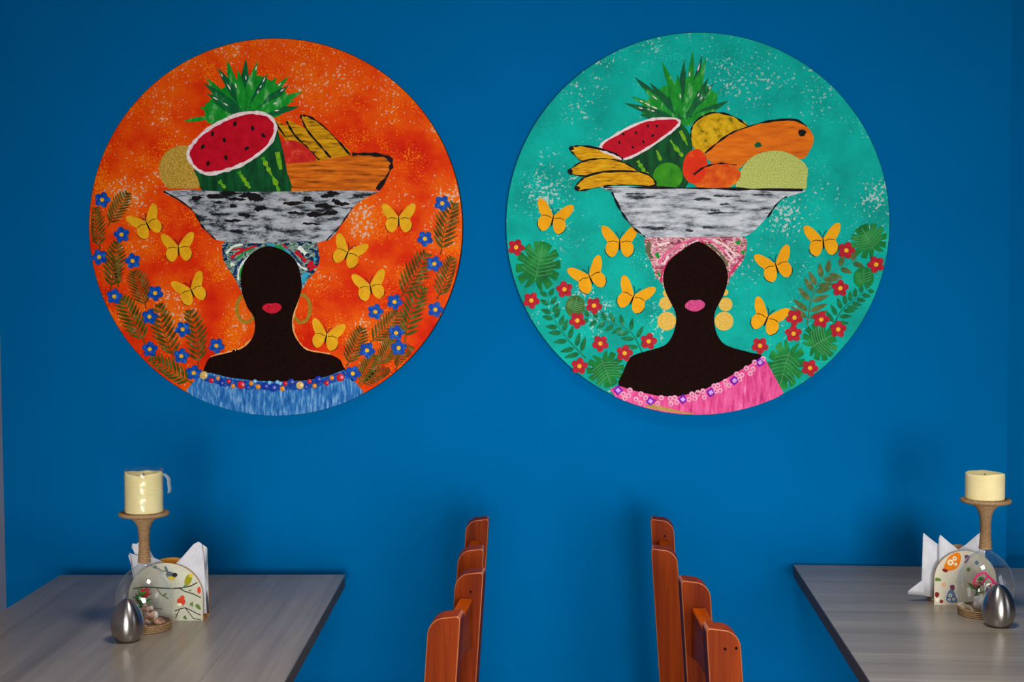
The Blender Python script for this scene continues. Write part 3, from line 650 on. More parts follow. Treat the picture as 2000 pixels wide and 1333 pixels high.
class Painting:
    def __init__(s, loc, cx, cy, rx, ry, bgm, edgem, label):
        s.cx, s.cy, s.rx, s.ry = cx, cy, rx, ry
        s.root = empty('round_painting', loc); tag(s.root, label, 'painting')
        s.fx = lambda X, Y: ((X - cx) / rx * RD, (cy - Y) / ry * RD)
        n = 160; V = []
        for r_, y in ((RD - .001, -.004), (RD, -.005), (RD, FY + .0012), (RD - .0012, FY)):
            V += [(r_ * math.cos(2 * math.pi * k / n), y, r_ * math.sin(2 * math.pi * k / n)) for k in range(n)]
        F = [tuple(3 * n + k for k in range(n)), tuple(range(n))[::-1]]; mi = [0, 1]
        for i in range(3):
            for k in range(n): k2 = (k + 1) % n; F.append((i * n + k, i * n + k2, (i + 1) * n + k2, (i + 1) * n + k)); mi.append(1)
        s.panel = mesh('panel', V, F, [bgm, edgem], s.root, mi=mi)
        mesh('wall_cleat', *boxdata(-.12, .12, -.0042, -.0002, -.02, .02), hold_wd, s.root)
    def rel(s): return Rel(s.fx, FY)
    def arc(s, a0, a1, n=24, k=.9985):                 # points on the rim, angles in degrees, 0 = right, 90 = bottom of the picture
        return [(s.cx + s.rx * k * math.cos(R(a0 + (a1 - a0) * i / n)), s.cy + s.ry * k * math.sin(R(a0 + (a1 - a0) * i / n))) for i in range(n + 1)]
    def inside(s, p, k=.985):
        d = math.hypot((p[0] - s.cx) / s.rx, (p[1] - s.cy) / s.ry)
        return p if d <= k else (s.cx + (p[0] - s.cx) * k / d, s.cy + (p[1] - s.cy) * k / d)
    def shape(s, name, pts, lay, m, sub=3, jit=0, th=.0007, parent=None):
        p = crom(pts, sub) if sub else pts
        if jit: p = rough_edge(p, jit)
        return s.rel().poly(p, lay, th).build(name, m, parent or s.root)
    def line(s, name, pts, w, lay, m, closed=False, jit=.3, sub=4, th=.0006, parent=None):
        p = crom(pts, sub, closed) if sub else pts
        return s.rel().stroke(p, w, lay, th, 0, closed, jit).build(name, m, parent or s.root)
    def butterfly(s, x, y, rot, m, size=58, mirror=1):
        c, q = math.cos(R(rot)), math.sin(R(rot))
        T = lambda u, v: (x + size * (u * c - v * q), y - size * (u * q + v * c))
        half = [(.02, .10), (.14, .26), (.30, .44), (.46, .52), (.54, .47), (.53, .33), (.46, .16), (.36, .02), (.40, -.06), (.42, -.20), (.36, -.34), (.24, -.42), (.12, -.36), (.05, -.22), (.02, -.10)]
        pts = crom(half, 2, False); wing = [T(u, v) for u, v in pts] + [T(-u, v) for u, v in pts[::-1]]
        o = s.rel().poly(wing, .0010, .0008).build('butterfly', m, s.root)
        r_ = s.rel(); r_.poly([T(*p) for p in lens((0, -.26), (0, .16), .05)], .0019, .0005)
        for g in (-1, 1):
            r_.stroke([T(g * .015, .14), T(g * .05, .24), T(g * .12, .33)], .02 * size, .0004, .0008)
            r_.stroke([T(g * .05, .02), T(g * .20, .06), T(g * .34, .03)], .02 * size, .0019, .0004)
            r_.stroke([T(g * .44, -.18), T(g * .40, -.32), T(g * .27, -.43)], .018 * size, .0019, .0004)
        r_.build('butterfly_body', pblack, o); return o
    def flower(s, x, y, m, r_=15.5, rot=None):
        rot = random.uniform(0, 72) if rot is None else rot; P_ = s.rel()
        for k in range(5):
            a = R(rot + 72 * k); P_.poly(ell(x + r_ * .56 * math.cos(a), y + r_ * .56 * math.sin(a), r_ * .50, r_ * .42, rot + 72 * k, 12), .0024 + .0002 * (k % 3), .0012)
        o = P_.build('painted_flower', m, s.root)
        s.rel().poly(ell(x, y, r_ * .27, r_ * .27, 0, 12), .0040, .0010).build('flower_centre', fl_y, o); return o
    def frond(s, base, tip, w, m, n=10, curve=.08):
        r_ = s.rel(); dx, dy = tip[0] - base[0], tip[1] - base[1]; l = math.hypot(dx, dy); nx, ny = -dy / l, dx / l; cv = random.uniform(-1, 1) * curve * l
        pos = lambda t: (base[0] + dx * t + nx * cv * math.sin(math.pi * t), base[1] + dy * t + ny * cv * math.sin(math.pi * t))
        r_.stroke([pos(i / 8) for i in range(9)], 2.2, .0016, .0005, taper=True)
        for i in range(n):
            t = .12 + .80 * i / (n - 1); h = w * .62 * (math.sin(math.pi * (t * .78 + .20)) ** .7) * random.uniform(.9, 1.1); p = pos(t)
            for g in (-1, 1):
                e = (p[0] + nx * g * h * .82 + dx / l * h * .75, p[1] + ny * g * h * .82 + dy / l * h * .75)
                r_.poly([s.inside(v) for v in lens(p, e, l / n * .54, 4)], .0008 + .00003 * (2 * i + g), .0004)
        p = pos(.88); r_.poly([s.inside(v) for v in lens(p, tip, 4, 4)], .0010, .0005)
        return r_.build('painted_frond', m, s.root)
    def fern(s, stem, ll, lw, m, n=11):
        pts = crom(stem, 8, False); r_ = s.rel(); r_.stroke(pts, 2.2, .0016, .0005, taper=True); K = len(pts) - 1
        for i in range(n):
            t = .10 + .86 * i / (n - 1); j = int(t * K); p = pts[j]; a, b = pts[max(0, j - 1)], pts[min(K, j + 1)]
            d = math.atan2(b[1] - a[1], b[0] - a[0]); h = ll * (1.05 - .45 * t)
            for g in (-1, 1):
                an = d + g * R(62 - 18 * t); st = (p[0] + 3 * math.cos(an), p[1] + 3 * math.sin(an)); e = (p[0] + h * math.cos(an), p[1] + h * math.sin(an))
                r_.poly([s.inside(v) for v in lens(st, e, lw, 6)], .0008 + .00003 * (2 * i + g), .0005)
        return r_.build('painted_fern', m, s.root)
    def monstera(s, x, y, rx, ry, rot, m, nv=6, cuts=True):
        c, q = math.cos(R(rot)), math.sin(R(rot)); T = lambda u, v: s.inside((x + u * rx * c - v * ry * q, y + u * rx * q + v * ry * c))
        pts = []; n = 72                                               # heart-shaped outline with slits towards the midrib; stalk end at v = +1
        for k in range(n):
            a = 2 * math.pi * k / n; rr = 1.0; da = abs((a - math.pi / 2 + math.pi) % (2 * math.pi) - math.pi)
            if da < .35: rr = .55 + .45 * (da / .35)
            if cuts and da > .5 and da < 2.8 and k % 6 == 0: rr = .60
            pts.append(T(rr * math.cos(a), rr * math.sin(a)))
        o = s.rel().poly(pts, .0006, .0007).build('painted_leaf', m, s.root)
        r_ = s.rel(); r_.stroke([T(0, .55), T(0, 0), T(0, -.85)], 1.6, .0013, .0004)
        for i in range(nv):
            v = .40 - .95 * i / nv
            for g in (-1, 1): r_.stroke([T(0, v), T(g * .38, v - .12), T(g * .75 * math.sqrt(max(.1, 1 - (v - .1) ** 2)), v - .28)], 1.2, .0013, .0004)
        r_.build('leaf_veins', vein, o); return o
    def dome(s, name, x, y, r_, h, m, n=12, parent=None, flat=.4):
        X, Z = s.fx(x, y); u = RD / s.rx; V, F = [], []; K = 4
        for i in range(K):
            t = i / K; rr = r_ * u * math.sqrt(1 - (t * (1 - flat * .2)) ** 2); yy = FY - .0030 - h * t
            for k in range(n): a = 2 * math.pi * k / n; V.append((X + rr * math.cos(a), yy, Z + rr * math.sin(a)))
        for i in range(K - 1):
            for k in range(n): k2 = (k + 1) % n; F.append((i * n + k, i * n + k2, (i + 1) * n + k2, (i + 1) * n + k))
        F.append(tuple((K - 1) * n + k for k in range(n)))
        return mesh(name, V, F, m, parent or s.root, True)
    def crown(s, base, tips, w, body):
        r_ = s.rel(); r_.poly(rough_edge(crom(body, 3), 2), .0004, .0006, 0)
        for i, (x, y) in enumerate(tips):
            b = (base[0] + (x - base[0]) * .18 + random.uniform(-10, 10), base[1] + (y - base[1]) * .12)
            r_.poly(lens(b, (x, y), w * random.uniform(.85, 1.15), 7), .0010 + .00004 * i, .0004, i % 2)
            for g in range(2):                                         # short strokes filling the fan
                t = random.uniform(.35, .8); e = (base[0] + (x - base[0]) * t + random.uniform(-14, 14), base[1] + (y - base[1]) * t + random.uniform(-8, 8))
                r_.poly(lens((base[0] + random.uniform(-12, 12), base[1] - random.uniform(0, 12)), e, w * .6, 6), .0006 + .000009 * (2 * i + g), .0004, (i + g) % 2)
        o = r_.build('pineapple_crown', [pine1, pine2], s.root); q = s.rel()
        for i in range(14):
            x, y = random.choice(tips); t = random.uniform(.45, .85); p = (base[0] + (x - base[0]) * t, base[1] + (y - base[1]) * t); d = random.uniform(.06, .14)
            q.poly(lens(p, (p[0] + (x - base[0]) * d, p[1] + (y - base[1]) * d), 2.6, 4), .0020 + .00004 * i, .0003)
        q.build('paint_flecks', pwhite, o); return o
vein = mat('paint_vein_pale', [(.3, '#3a8a4c'), (.7, '#5fa06a')], 60, rough=.5)

# ---- painting with the orange ground
A = Painting((-.6668, 0, 1.5047), 538.5, 443.5, 363.5, 369.5, bg_o, edge_o, 'round orange painting of a woman in a blue dress carrying a bowl of fruit')
for b, t_, w_, g in (((197, 486), (189, 402), 40, 0), ((213, 440), (254, 373), 38, 0), ((217, 568), (231, 468), 46, 0), ((287, 602), (262, 527), 44, 0), ((285, 672), (239, 578), 50, 1), ((344, 704), (313, 590), 50, 0), ((388, 718), (370, 603), 46, 0), ((378, 750), (291, 699), 46, 1),
                     ((860, 496), (889, 394), 50, 0), ((781, 582), (834, 492), 54, 0), ((852, 584), (882, 500), 46, 0), ((790, 668), (830, 558), 48, 1), ((722, 670), (778, 606), 46, 0), ((677, 716), (708, 638), 44, 0), ((739, 716), (768, 662), 42, 1), ((700, 752), (733, 692), 44, 1), ((772, 724), (803, 675), 34, 0), ((704, 752), (762, 722), 30, 0), ((232, 560), (222, 500), 20, 0)):
    A.frond(b, t_, w_, frond_g if g else frond_m)
for x, y, ro in ((290, 436, 26), (351, 484, 4), (376, 567, 22), (680, 494, -22), (724, 560, 10), (638, 657, -12), (779, 428, 0)): A.butterfly(x, y, ro, gold, 60)
A.crown((485, 225), [(449, 117), (429, 130), (408, 151), (408, 181), (394, 208), (485, 114), (508, 118), (526, 143), (568, 148), (567, 167), (595, 178), (588, 208), (545, 150), (402, 160), (470, 135), (420, 195), (580, 195)], 17,
        [(410, 238), (404, 210), (418, 190), (436, 172), (460, 158), (485, 150), (510, 148), (535, 158), (556, 172), (568, 192), (560, 214), (545, 228), (500, 235), (450, 240)])
A.shape('stray_leaf', lens((410, 228), (362, 235), 9), .0006, pine1, 0)
A.shape('melon', [p for p in ell(361, 329, 47, 47, 0, 48) if p[1] <= 369], .0008, mel_tan, 0)
A.shape('banana', [(541, 238), (560, 244), (590, 262), (618, 285), (640, 312), (600, 318), (575, 290), (555, 265)], .0008, ban_l, 3, 1)
A.shape('banana', [(562, 236), (580, 240), (608, 256), (636, 280), (662, 310), (630, 316), (600, 285), (575, 262)], .0012, ban_l, 3, 1)
A.shape('banana', [(590, 225), (606, 228), (632, 245), (662, 275), (687, 304), (655, 314), (628, 285), (602, 252)], .0016, ban_l, 3, 1)
for pts in ([(590, 225), (606, 227), (632, 244), (662, 274), (687, 304)], [(590, 226), (602, 252), (628, 284), (652, 312)], [(563, 236), (578, 262), (602, 287), (626, 312)], [(541, 238), (562, 268), (588, 300)]):
    A.line('banana_outline', pts, 3.2, .0022, pblack, False, .7, th=.0003)
A.shape('mango', [(552, 280), (572, 273), (592, 280), (612, 298), (620, 312), (590, 321), (556, 324)], .0020, mango)
A.shape('papaya', [(556, 325), (600, 317), (650, 308), (700, 301), (742, 303), (765, 312), (760, 338), (738, 369), (690, 373), (620, 373), (568, 372), (564, 345)], .0026, pap_l, 3, 1.2)
A.line('papaya_outline', [(690, 301), (735, 302), (764, 312), (759, 340), (738, 370)], 6, .0032, pblack, False, .8, th=.0003)
A.line('papaya_outline', [(556, 326), (563, 345), (568, 372)], 5, .0032, pblack, False, .8, th=.0003)
wm = A.shape('watermelon', [(538, 240), (548, 262), (557, 295), (564, 335), (570, 374), (520, 375), (450, 375), (402, 374), (390, 345), (384, 325), (430, 300)], .0030, melon_grn, 3, .6)
for pts in ([(517, 306), (528, 330), (540, 352), (548, 372)], [(470, 334), (480, 350), (492, 366)], [(432, 352), (444, 366)], [(545, 296), (552, 330)]): A.line('rind_stripe', pts, 7, .0036, lime, False, .6, parent=wm, th=.0004)
face = [(372, 297), (385, 275), (410, 252), (440, 235), (470, 223), (498, 219), (526, 224), (541, 240), (541, 259), (530, 281), (505, 303), (475, 321), (440, 333), (411, 338), (392, 331), (378, 316)]
A.shape('melon_flesh', face, .0040, melon_red, 4, 0, parent=wm)
A.line('melon_rim', face, 6.5, .0048, pwhite, True, .35, parent=wm)
for X, Y in ((1065, 635), (1185, 665), (1258, 715), (912, 702), (992, 745), (845, 790), (1145, 803), (1003, 865), (880, 905)):
    A.shape('melon_seed', ell(160 + X * .285, 60 + Y * .285, 3.2, 5.2, random.uniform(-60, 60), 10), .0050, pblack, 0, parent=wm)
A.shape('bowl', [(322, 371), (430, 372), (540, 373), (650, 373), (742, 373), (716, 385), (692, 404), (668, 438), (645, 468), (600, 471), (540, 473), (480, 473), (426, 468), (398, 440), (384, 414), (356, 390)], .0052, bowl_l, 2, 1.5, th=.001)
A.shape('headwrap', [(442, 470), (437, 500), (445, 520), (460, 543), (472, 566), (476, 574), (588, 566), (603, 545), (620, 525), (625, 500), (614, 468)], .0002, wrap_l, 3, .5, th=.0004)
for i in range(26):                                   # black dabs of the palette knife, thickest below the rim
    y = 377 + 60 * random.random() ** 2; k = (y - 372) / 100; x = random.uniform(370 + 60 * k, 700 - 60 * k); l_ = random.uniform(8, 22)
    A.shape('bowl_dab', rough_edge(lens((x - l_, y + random.uniform(-2, 2)), (x + l_, y + random.uniform(-2, 2)), random.uniform(4, 11), 9), 1.6), .0061 + .00004 * i, pblack, 0, th=.0002)
A.line('bowl_outline', [(324, 372), (357, 391), (385, 415), (399, 441), (425, 467)], 3, .0062, pblack, False, .9, th=.0003)
A.line('bowl_outline', [(640, 469), (668, 438), (690, 405)], 2.5, .0062, pblack, False, .9, th=.0003)
hw = lambda L: [(420 + X * .135, 460 + Y * .135) for X, Y in L]
def wrap_strokes(pt, lst):
    for i, (c, w_, L) in enumerate(lst): pt.line('headwrap_stroke', L, w_, .0005 + .00005 * i, STK[c], False, .45, 4, th=.0003)
STK = {k: mat('stroke_' + k, c, 180, rough=.5, bump=.3) for k, c in dict(red='#b81220', green='#148a34', navy='#0c2e5c', white='#d4dccc', turq='#2a9ab8', pink='#d8608a', rose='#c03060', blush='#e4c4c8', moss='#5a5c40').items()}
wrap_strokes(A, [('navy', 3, hw([(130, 300), (150, 180), (200, 100)])), ('red', 5, hw([(245, 320), (340, 250), (480, 185), (620, 140)])), ('red', 3, hw([(260, 205), (330, 185), (420, 180)])), ('white', 4, hw([(180, 250), (280, 150), (420, 120)])), ('green', 3.5, hw([(340, 330), (430, 250), (560, 190)])), ('white', 5, hw([(240, 400), (300, 420)])),
    ('navy', 5, hw([(300, 560), (330, 440), (420, 330)])), ('white', 3.5, hw([(350, 640), (360, 500), (430, 370), (520, 280)])), ('green', 4, hw([(380, 600), (385, 520), (420, 430)])), ('navy', 5, hw([(450, 400), (560, 270), (700, 190), (800, 150)])), ('turq', 5, hw([(760, 110), (850, 130), (1000, 190), (1100, 260)])), ('green', 5, hw([(880, 130), (960, 165), (1010, 200)])),
    ('red', 6, hw([(1180, 220), (1250, 290), (1330, 370)])), ('red', 3, hw([(990, 120), (1060, 170)])), ('white', 8, hw([(1220, 160), (1280, 210), (1330, 260)])), ('navy', 6, hw([(1420, 200), (1480, 240), (1500, 330), (1490, 390)])), ('turq', 6, hw([(1440, 310), (1470, 350)])), ('red', 14, hw([(1360, 400), (1410, 430), (1440, 480)])), ('navy', 4, hw([(1120, 240), (1220, 360), (1290, 500)])), ('white', 4, hw([(1200, 380), (1260, 450), (1340, 480)])), ('turq', 9, hw([(1280, 680), (1290, 600), (1360, 540)]))])
A.line('figure_outline', [(585, 582), (574, 616), (574, 645), (585, 667), (602, 683), (645, 691)], 4, .0012, mat('paint_pale_halo', [(.35, '#f08a20'), (.6, '#e8b070'), (.8, '#e0ccb8')], 160, rough=.55), False, .8, th=.0003)
A.line('figure_outline', [(470, 683), (440, 690), (412, 697)], 4, .0012, mat('paint_pale_halo', '#e8b070'), False, .8, th=.0003)
A.line('figure_outline', [(492, 662), (475, 679), (455, 686)], 5, .0012, mat('paint_pale_halo', '#e8b070'), False, .8, th=.0003)
for c_, rx_, in ((482, 18), (590, 17)):
    A.line('hoop_earring', ell(c_, 602, rx_, 27, 0, 30), 6.5, .0006, hoop_m, True, .05, 0)
A.shape('figure', [(541, 482), (522, 480), (502, 488), (484, 505), (473, 534), (474, 566), (485, 600), (497, 618), (499, 645), (491, 665), (473, 681), (439, 691), (411, 699), (402, 714), (399, 730), (445, 748), (540, 752), (630, 748), (678, 730), (671, 716), (664, 702), (644, 692), (601, 684), (584, 668), (573, 645), (573, 617), (585, 584), (591, 560), (588, 534), (581, 511), (564, 493)], .0016, skin, 3)
A.shape('lips', [(514, 600), (523, 592), (533, 592), (543, 591), (552, 599), (545, 608), (533, 612), (521, 608)], .0026, lip_l)
rim = [(a, b) for a, b in A.arc(61.5, 118.3, 30)]
A.shape('dress', [(364, 764), (380, 745), (396, 735), (410, 728), (450, 738), (500, 744), (545, 746), (600, 743), (640, 735), (673, 722), (690, 742), (711, 766)] + rim[1:-1], .0026, dress_l, 0, 0, th=.0012)
A.line('dress_band', [(402, 738), (450, 748), (500, 753), (545, 755), (600, 751), (640, 743), (676, 731)], 15, .0040, mat('paint_band_navy', [(.35, '#0c2f86'), (.6, '#1a52a8'), (.8, '#7ab0dc')], 120, rough=.4, bump=.4), False, .15, th=.0004)
def beads(pt, lst, crop, sc, m_map):
    for k, X, Y, r_ in lst: pt.dome('gem_bead', crop[0] + X * sc, crop[1] + Y * sc, r_, .003, m_map[k], 12)
beads(A, [('gold', 840, 1030, 8.5), ('red', 893, 1065, 5.5), ('orange', 937, 1050, 4.5), ('blue', 960, 1085, 6), ('red', 1010, 1070, 4.8), ('orange', 1040, 1103, 4.8), ('red', 1095, 1095, 8.5), ('orange', 1165, 1085, 5), ('orange', 1212, 1108, 5.5), ('blue', 1260, 1105, 7), ('blue', 1312, 1115, 8), ('navy', 1140, 1115, 5), ('sky', 1190, 1070, 4), ('sky', 1290, 1080, 4), ('navy', 985, 1095, 4)], (160, 440), .285, gem)
beads(A, [('orange', 80, 1120, 5.5), ('red', 100, 1085, 5), ('gold', 200, 1097, 8.5), ('red', 265, 1070, 5), ('orange', 300, 1100, 5), ('blue', 325, 1055, 7), ('red', 382, 1080, 5.5), ('orange', 418, 1045, 5), ('red', 475, 1042, 8.5), ('navy', 140, 1075, 7), ('navy', 240, 1110, 5), ('sky', 65, 1085, 4), ('sky', 45, 1075, 4)], (530, 440), .285, gem)
for x, y in [(160 + X * .285, 440 + Y * .285) for X, Y in ((282, 58), (127, 213), (357, 240), (228, 485), (510, 462), (470, 625), (697, 712), (470, 850), (687, 897), (928, 825), (772, 1013))] + [(203, 388)] + \
            [(530 + X * .285, 440 + Y * .285) for X, Y in ((1052, 90), (1115, 262), (845, 522), (715, 590), (1122, 575), (855, 735), (658, 855), (872, 838), (560, 1015))] + [(863, 397)]: A.flower(x, y, fl_blue, 15)

# ---- painting with the turquoise ground
B = Painting((.2744, 0, 1.5099), 1363, 437, 375, 375, bg_t, edge_t, 'round turquoise painting of a woman in a pink one-shoulder dress carrying a bowl of fruit')
B.monstera(1052, 519, 44, 50, 12, mon_g); B.monstera(1125, 598, 19, 22, 10, mon_b, 5, False); B.monstera(1185, 722, 37, 36, 160, mon_g)
B.monstera(1698, 470, 36, 34, -30, mon_g); B.monstera(1688, 542, 20, 21, 0, mon_g, 4, False); B.monstera(1538, 712, 36, 50, 195, mon_g); B.monstera(1604, 668, 38, 32, 60, mon_g)
B.fern([(1146, 700), (1108, 660), (1082, 618), (1071, 574)], 34, 10, fern_g, 9); B.fern([(1258, 690), (1234, 648), (1192, 630), (1148, 620)], 32, 9, fern_g, 8)
B.fern([(1579, 636), (1588, 582), (1611, 540), (1672, 508)], 42, 11, fern_b, 9); B.fern([(1627, 640), (1646, 606), (1668, 586), (1697, 564)], 30, 9, fern_g, 8)
for x, y, ro in ((1081, 425, -12), (1212, 473, 0), (1154, 541, 24), (1239, 580, -22), (1609, 471, 5), (1518, 519, 18), (1501, 622, -22)): B.butterfly(x, y, ro, amber, 66)
B.crown((1335, 235), [(1354, 97), (1338, 114), (1293, 118), (1240, 148), (1255, 168), (1220, 199), (1233, 186), (1251, 222), (1325, 142), (1372, 107), (1380, 110), (1395, 161), (1407, 177), (1424, 196), (1404, 212), (1270, 160), (1310, 150), (1385, 150), (1365, 140), (1248, 205)], 14,
        [(1262, 228), (1255, 205), (1272, 185), (1292, 168), (1318, 160), (1345, 150), (1368, 158), (1388, 172), (1402, 192), (1395, 212), (1370, 225), (1345, 245), (1320, 240)])
B.shape('pineapple', [(1350, 268), (1354, 244), (1370, 228), (1395, 219), (1432, 226), (1462, 246), (1440, 270), (1410, 290), (1375, 300), (1356, 288)], .0020, pineapple, 3, 1)
B.line('pineapple_outline', [(1350, 268), (1354, 244), (1370, 228), (1395, 219), (1432, 226), (1462, 246)], 3, .0027, pblack, False, .8, th=.0003)
B.shape('papaya', [(1378, 298), (1400, 278), (1424, 262), (1462, 247), (1500, 237), (1552, 234), (1576, 247), (1589, 268), (1585, 286), (1568, 311), (1545, 300), (1500, 300), (1460, 315), (1440, 330), (1400, 322)], .0028, pap_r, 3, 1)
B.line('papaya_outline', [(1378, 298), (1424, 262), (1462, 247), (1500, 237), (1552, 234), (1576, 247)], 3, .0035, pblack, False, .8, th=.0003)
B.shape('papaya_spot', ell(1566, 259, 8, 7, 20, 12), .0035, pblack, 0, 1.5); B.shape('papaya_spot', ell(1481, 283, 8, 5, 0, 12), .0035, pine2, 0, 1.5)
B.shape('melon', [(1440, 366), (1443, 345), (1450, 328), (1468, 307), (1495, 296), (1524, 294), (1550, 303), (1571, 318), (1578, 333), (1576, 352), (1573, 369), (1500, 369)], .0036, mel_grn, 3)
wm = B.shape('watermelon', [(1325, 240), (1345, 255), (1354, 285), (1348, 325), (1340, 366), (1290, 366), (1262, 345), (1218, 309), (1270, 280)], .0024, melon_grn, 3)
for pts in ([(1330, 254), (1338, 270), (1344, 282)], [(1310, 272), (1322, 288), (1335, 304)], [(1284, 292), (1292, 312)], [(1247, 312), (1258, 330), (1272, 345)]): B.line('rind_stripe', pts, 6, .0031, lime, False, .6, parent=wm, th=.0004)
face = [(1174, 286), (1200, 264), (1235, 245), (1268, 233), (1300, 230), (1328, 235), (1318, 251), (1301, 264), (1266, 288), (1221, 309), (1197, 300)]
B.shape('melon_flesh', face, .0034, melon_red, 4, parent=wm); B.line('melon_rim', face, 5, .0042, pwhite, True, .35, parent=wm)
for X, Y in ((815, 685), (900, 675), (1012, 695), (950, 735), (880, 772), (980, 630), (1040, 632), (790, 740)): B.shape('melon_seed', ell(980 + X * .2926, 60 + Y * .2926, 2.2, 3.4, random.uniform(-60, 60), 8), .0043, pblack, 0, parent=wm)
B.shape('lime', ell(1306, 343, 29, 27, 0, 28), .0032, mat('paint_lime_green', [(.3, '#1f7a12'), (.7, '#46a01c')], 40, rough=.5, bump=.3), 0)
B.shape('mango', ell(1400, 344, 48, 27, -6, 30), .0040, mango2, 0, .6); B.shape('mango', ell(1359, 324, 24, 34, 8, 30), .0046, mango3, 0, .6)
B.line('mango_outline', [(1356, 340), (1378, 325), (1410, 318), (1440, 322)], 2.5, .0054, pblack, False, .8, th=.0003)
c5 = lambda L: [(980 + X * .2926, 60 + Y * .2926) for X, Y in L]
for i, L in enumerate(([(456, 778), (480, 765), (550, 762), (650, 780), (740, 808), (812, 850), (790, 872), (700, 852), (620, 848), (540, 862), (490, 820)],
          [(450, 930), (480, 905), (530, 872), (620, 850), (760, 855), (860, 895), (905, 940), (800, 934), (680, 938), (560, 962), (480, 952)],
          [(495, 1045), (525, 1000), (570, 965), (680, 938), (830, 932), (960, 945), (1018, 985), (1028, 1028), (900, 1025), (750, 1025), (640, 1040), (520, 1062)])):
    q = c5(L); o = B.shape('banana', q, .0040 + .0006 * i, ban_m, 3, .6)
    B.line('banana_outline', q, 3.0, .0046 + .0006 * i, pblack, True, .8, 3, th=.0002, parent=o)
    B.shape('banana_tip', ell(q[0][0] + 4, q[0][1], 5, 4, 0, 10), .0052 + .0006 * i, pblack, 0, 1, parent=o)
B.shape('bowl', [(1173, 363), (1270, 364), (1370, 366), (1470, 368), (1576, 371), (1536, 383), (1521, 393), (1502, 420), (1483, 441), (1457, 460), (1400, 461), (1330, 462), (1264, 462), (1238, 443), (1215, 412), (1197, 374)], .0060, bowl_r, 2, 1.2, th=.001)
B.line('bowl_rim_line', [(1180, 364), (1270, 365), (1370, 367), (1470, 369), (1568, 371)], 4, .0070, pblack, False, .9, th=.0003)
B.line('bowl_outline', [(1197, 374), (1215, 411), (1238, 442), (1262, 461)], 3, .0070, pblack, False, .9, th=.0003)
B.line('bowl_outline', [(1500, 424), (1521, 394), (1537, 383)], 2.5, .0070, pblack, False, .9, th=.0003)
for i in range(14):
    y = 372 + 80 * random.random() ** 1.6; k = (y - 366) / 96; x = random.uniform(1222 + 40 * k, 1500 - 40 * k); l_ = random.uniform(8, 24)
    B.shape('bowl_dab', rough_edge(lens((x - l_, y + random.uniform(-1, 1)), (x + l_, y + random.uniform(-1, 1)), random.uniform(2.5, 6), 9), 1.0), .0071 + .00004 * i, mat('paint_charcoal', '#33383c', 80), 0, th=.0002)
B.shape('headwrap', [(1266, 460), (1264, 490), (1274, 513), (1284, 540), (1296, 554), (1300, 564), (1424, 556), (1427, 545), (1434, 534), (1449, 516), (1459, 493), (1455, 462)], .0002, wrap_r, 3, .5, th=.0004)
h7 = lambda L: [(980 + X * .2926, 440 + Y * .2926) for X, Y in L]; h8 = lambda L: [(1360 + X * .2926, 440 + Y * .2926) for X, Y in L]
wrap_strokes(B, [('moss', 9, h7([(990, 110), (985, 170), (1010, 220)])), ('green', 6, h7([(1040, 180), (1055, 215)])), ('green', 5, h7([(1050, 310), (1065, 340)])), ('blush', 7, h7([(1050, 130), (1130, 110)])), ('pink', 4, h7([(1150, 140), (1250, 100), (1330, 75)])), ('pink', 5, h7([(1060, 250), (1110, 180), (1200, 140)])), ('blush', 5, h7([(1090, 260), (1120, 200)])), ('rose', 4, h7([(1070, 380), (1080, 310), (1120, 240), (1200, 170)])), ('rose', 3, h7([(1230, 150), (1330, 110)])),
    ('pink', 4, h8([(20, 75), (120, 110), (220, 190)])), ('blush', 4, h8([(120, 90), (200, 130), (270, 200)])), ('blush', 4, h8([(200, 160), (250, 230)])), ('moss', 5, h8([(90, 120), (170, 190), (215, 270)])), ('pink', 4, h8([(280, 130), (310, 200)])), ('rose', 4, h8([(225, 330), (270, 270), (310, 220)])), ('green', 8, h8([(285, 100), (290, 125)])), ('green', 8, h8([(318, 165), (320, 190)])), ('rose', 4, h8([(40, 100), (60, 115)]))])
for x, y, r_ in ((1304, 572, 7), (1303, 592, 13), (1305, 627, 18.5), (1418, 570, 7), (1420, 594, 13.5), (1417, 627, 18.5)): B.shape('gold_earring', ell(x, y, r_, r_, 0, 24), .0006, gold_d, 0)
B.shape('figure', [(1368, 471), (1348, 478), (1331, 490), (1308, 510), (1298, 536), (1301, 564), (1311, 587), (1322, 610), (1323, 630), (1316, 656), (1302, 674), (1273, 684), (1243, 693), (1232, 701), (1220, 727), (1211, 756), (1243, 775), (1290, 782), (1340, 780), (1385, 768), (1425, 745), (1465, 720), (1493, 698), (1471, 689), (1421, 674), (1404, 654), (1398, 627), (1400, 607), (1416, 575), (1423, 551), (1424, 535), (1416, 510), (1395, 487)], .0016, skin, 3)
B.shape('lips', [(1340, 597), (1350, 586), (1360, 586), (1370, 585), (1380, 594), (1372, 604), (1360, 608), (1348, 605)], .0026, lip_r)
rim = B.arc(62.6, 117.0, 30)
B.shape('dress', [(1194, 762), (1210, 754), (1240, 764), (1287, 774), (1325, 776), (1372, 765), (1418, 742), (1456, 719), (1484, 702), (1495, 696), (1512, 728), (1534, 768)] + rim[1:-1], .0026, dress_r, 0, 0, th=.0012)
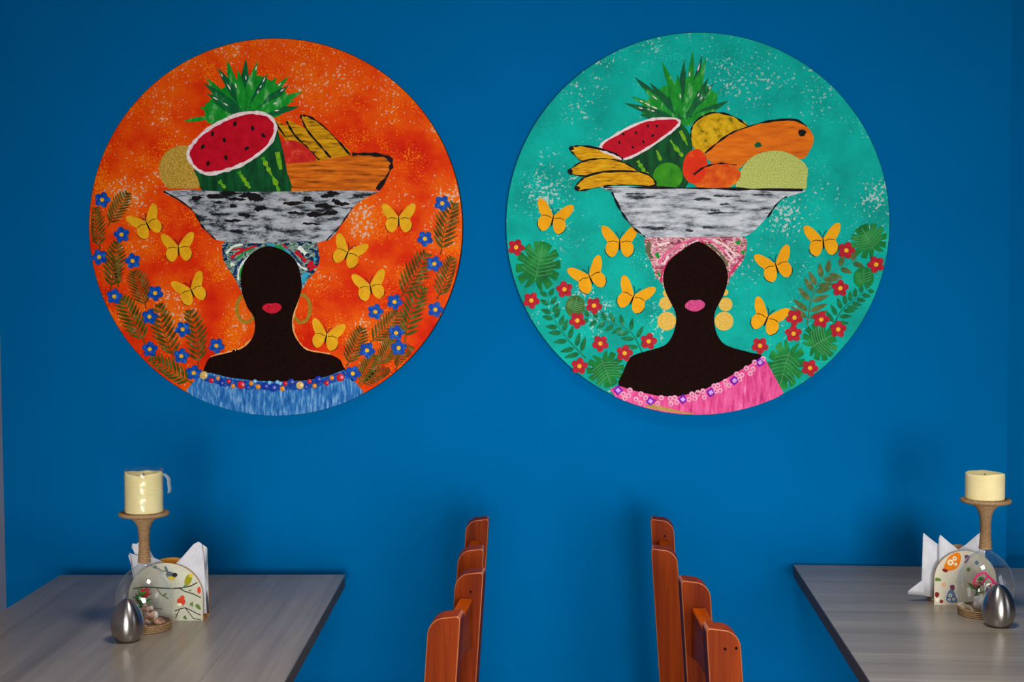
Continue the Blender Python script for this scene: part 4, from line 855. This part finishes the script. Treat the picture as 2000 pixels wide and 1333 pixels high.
B.shape('tan_hem', [(1262, 793), (1300, 796), (1340, 806), (1362, 810), (1330, 808), (1290, 802)], .0040, tan_p, 2)
for c, L in (((980, 440), ((785, 1105), (1003, 1178), (1220, 1165))), ((1360, 440), ((108, 1118), (265, 1037), (435, 915)))):
    for X, Y in L:
        x, z = B.fx(c[0] + X * .2926, c[1] + Y * .2926); u = RD / 375 * 10.5; a0 = random.uniform(-.2, .2); V = []
        for k in range(4): a = a0 + k * math.pi / 2; V.append((x + u * math.cos(a), FY - .0036, z + u * math.sin(a)))
        for k in range(4): a = a0 + k * math.pi / 2; V.append((x + u * .5 * math.cos(a), FY - .0076, z + u * .5 * math.sin(a)))
        mesh('purple_gem', V, [(0, 1, 5, 4), (1, 2, 6, 5), (2, 3, 7, 6), (3, 0, 4, 7), (4, 5, 6, 7)], gem_p, B.root)
for c, L in (((980, 440), ((865, 1105), (855, 1140), (830, 1160), (938, 1130), (905, 1165), (1075, 1155), (1050, 1195), (1135, 1160), (1165, 1155), (1140, 1195), (1280, 1130), (1320, 1120), (1300, 1160), (970, 1155), (935, 1190), (1180, 1185), (1260, 1165), (820, 1130))),
             ((1360, 440), ((20, 1130), (55, 1110), (65, 1150), (130, 1075), (155, 1070), (170, 1105), (205, 1045), (230, 1070), (280, 995), (315, 1000), (345, 955), (370, 990), (390, 960), (400, 915), (455, 890), (300, 1030), (140, 1110)))):
    for X, Y in L:
        x, y = c[0] + X * .2926, c[1] + Y * .2926; o = B.dome('ring_bead', x, y, 5.6, .0032, ring_p, 12)
        B.shape('bead_hole', ell(x, y, 2.0, 2.0, 0, 8), .0058, ring_c, 0, parent=o)
for x, y in [(980 + X * .2926, 440 + Y * .2926) for X, Y in ((97, 142), (423, 425), (200, 500), (622, 535), (510, 635), (665, 790), (828, 855), (990, 775), (525, 943))] + \
            [(1360 + X * .2926, 440 + Y * .2926) for X, Y in ((1003, 165), (1200, 260), (965, 418), (663, 615), (840, 628), (953, 693), (657, 722), (435, 803), (768, 952))]: B.flower(x, y, fl_red, 16)
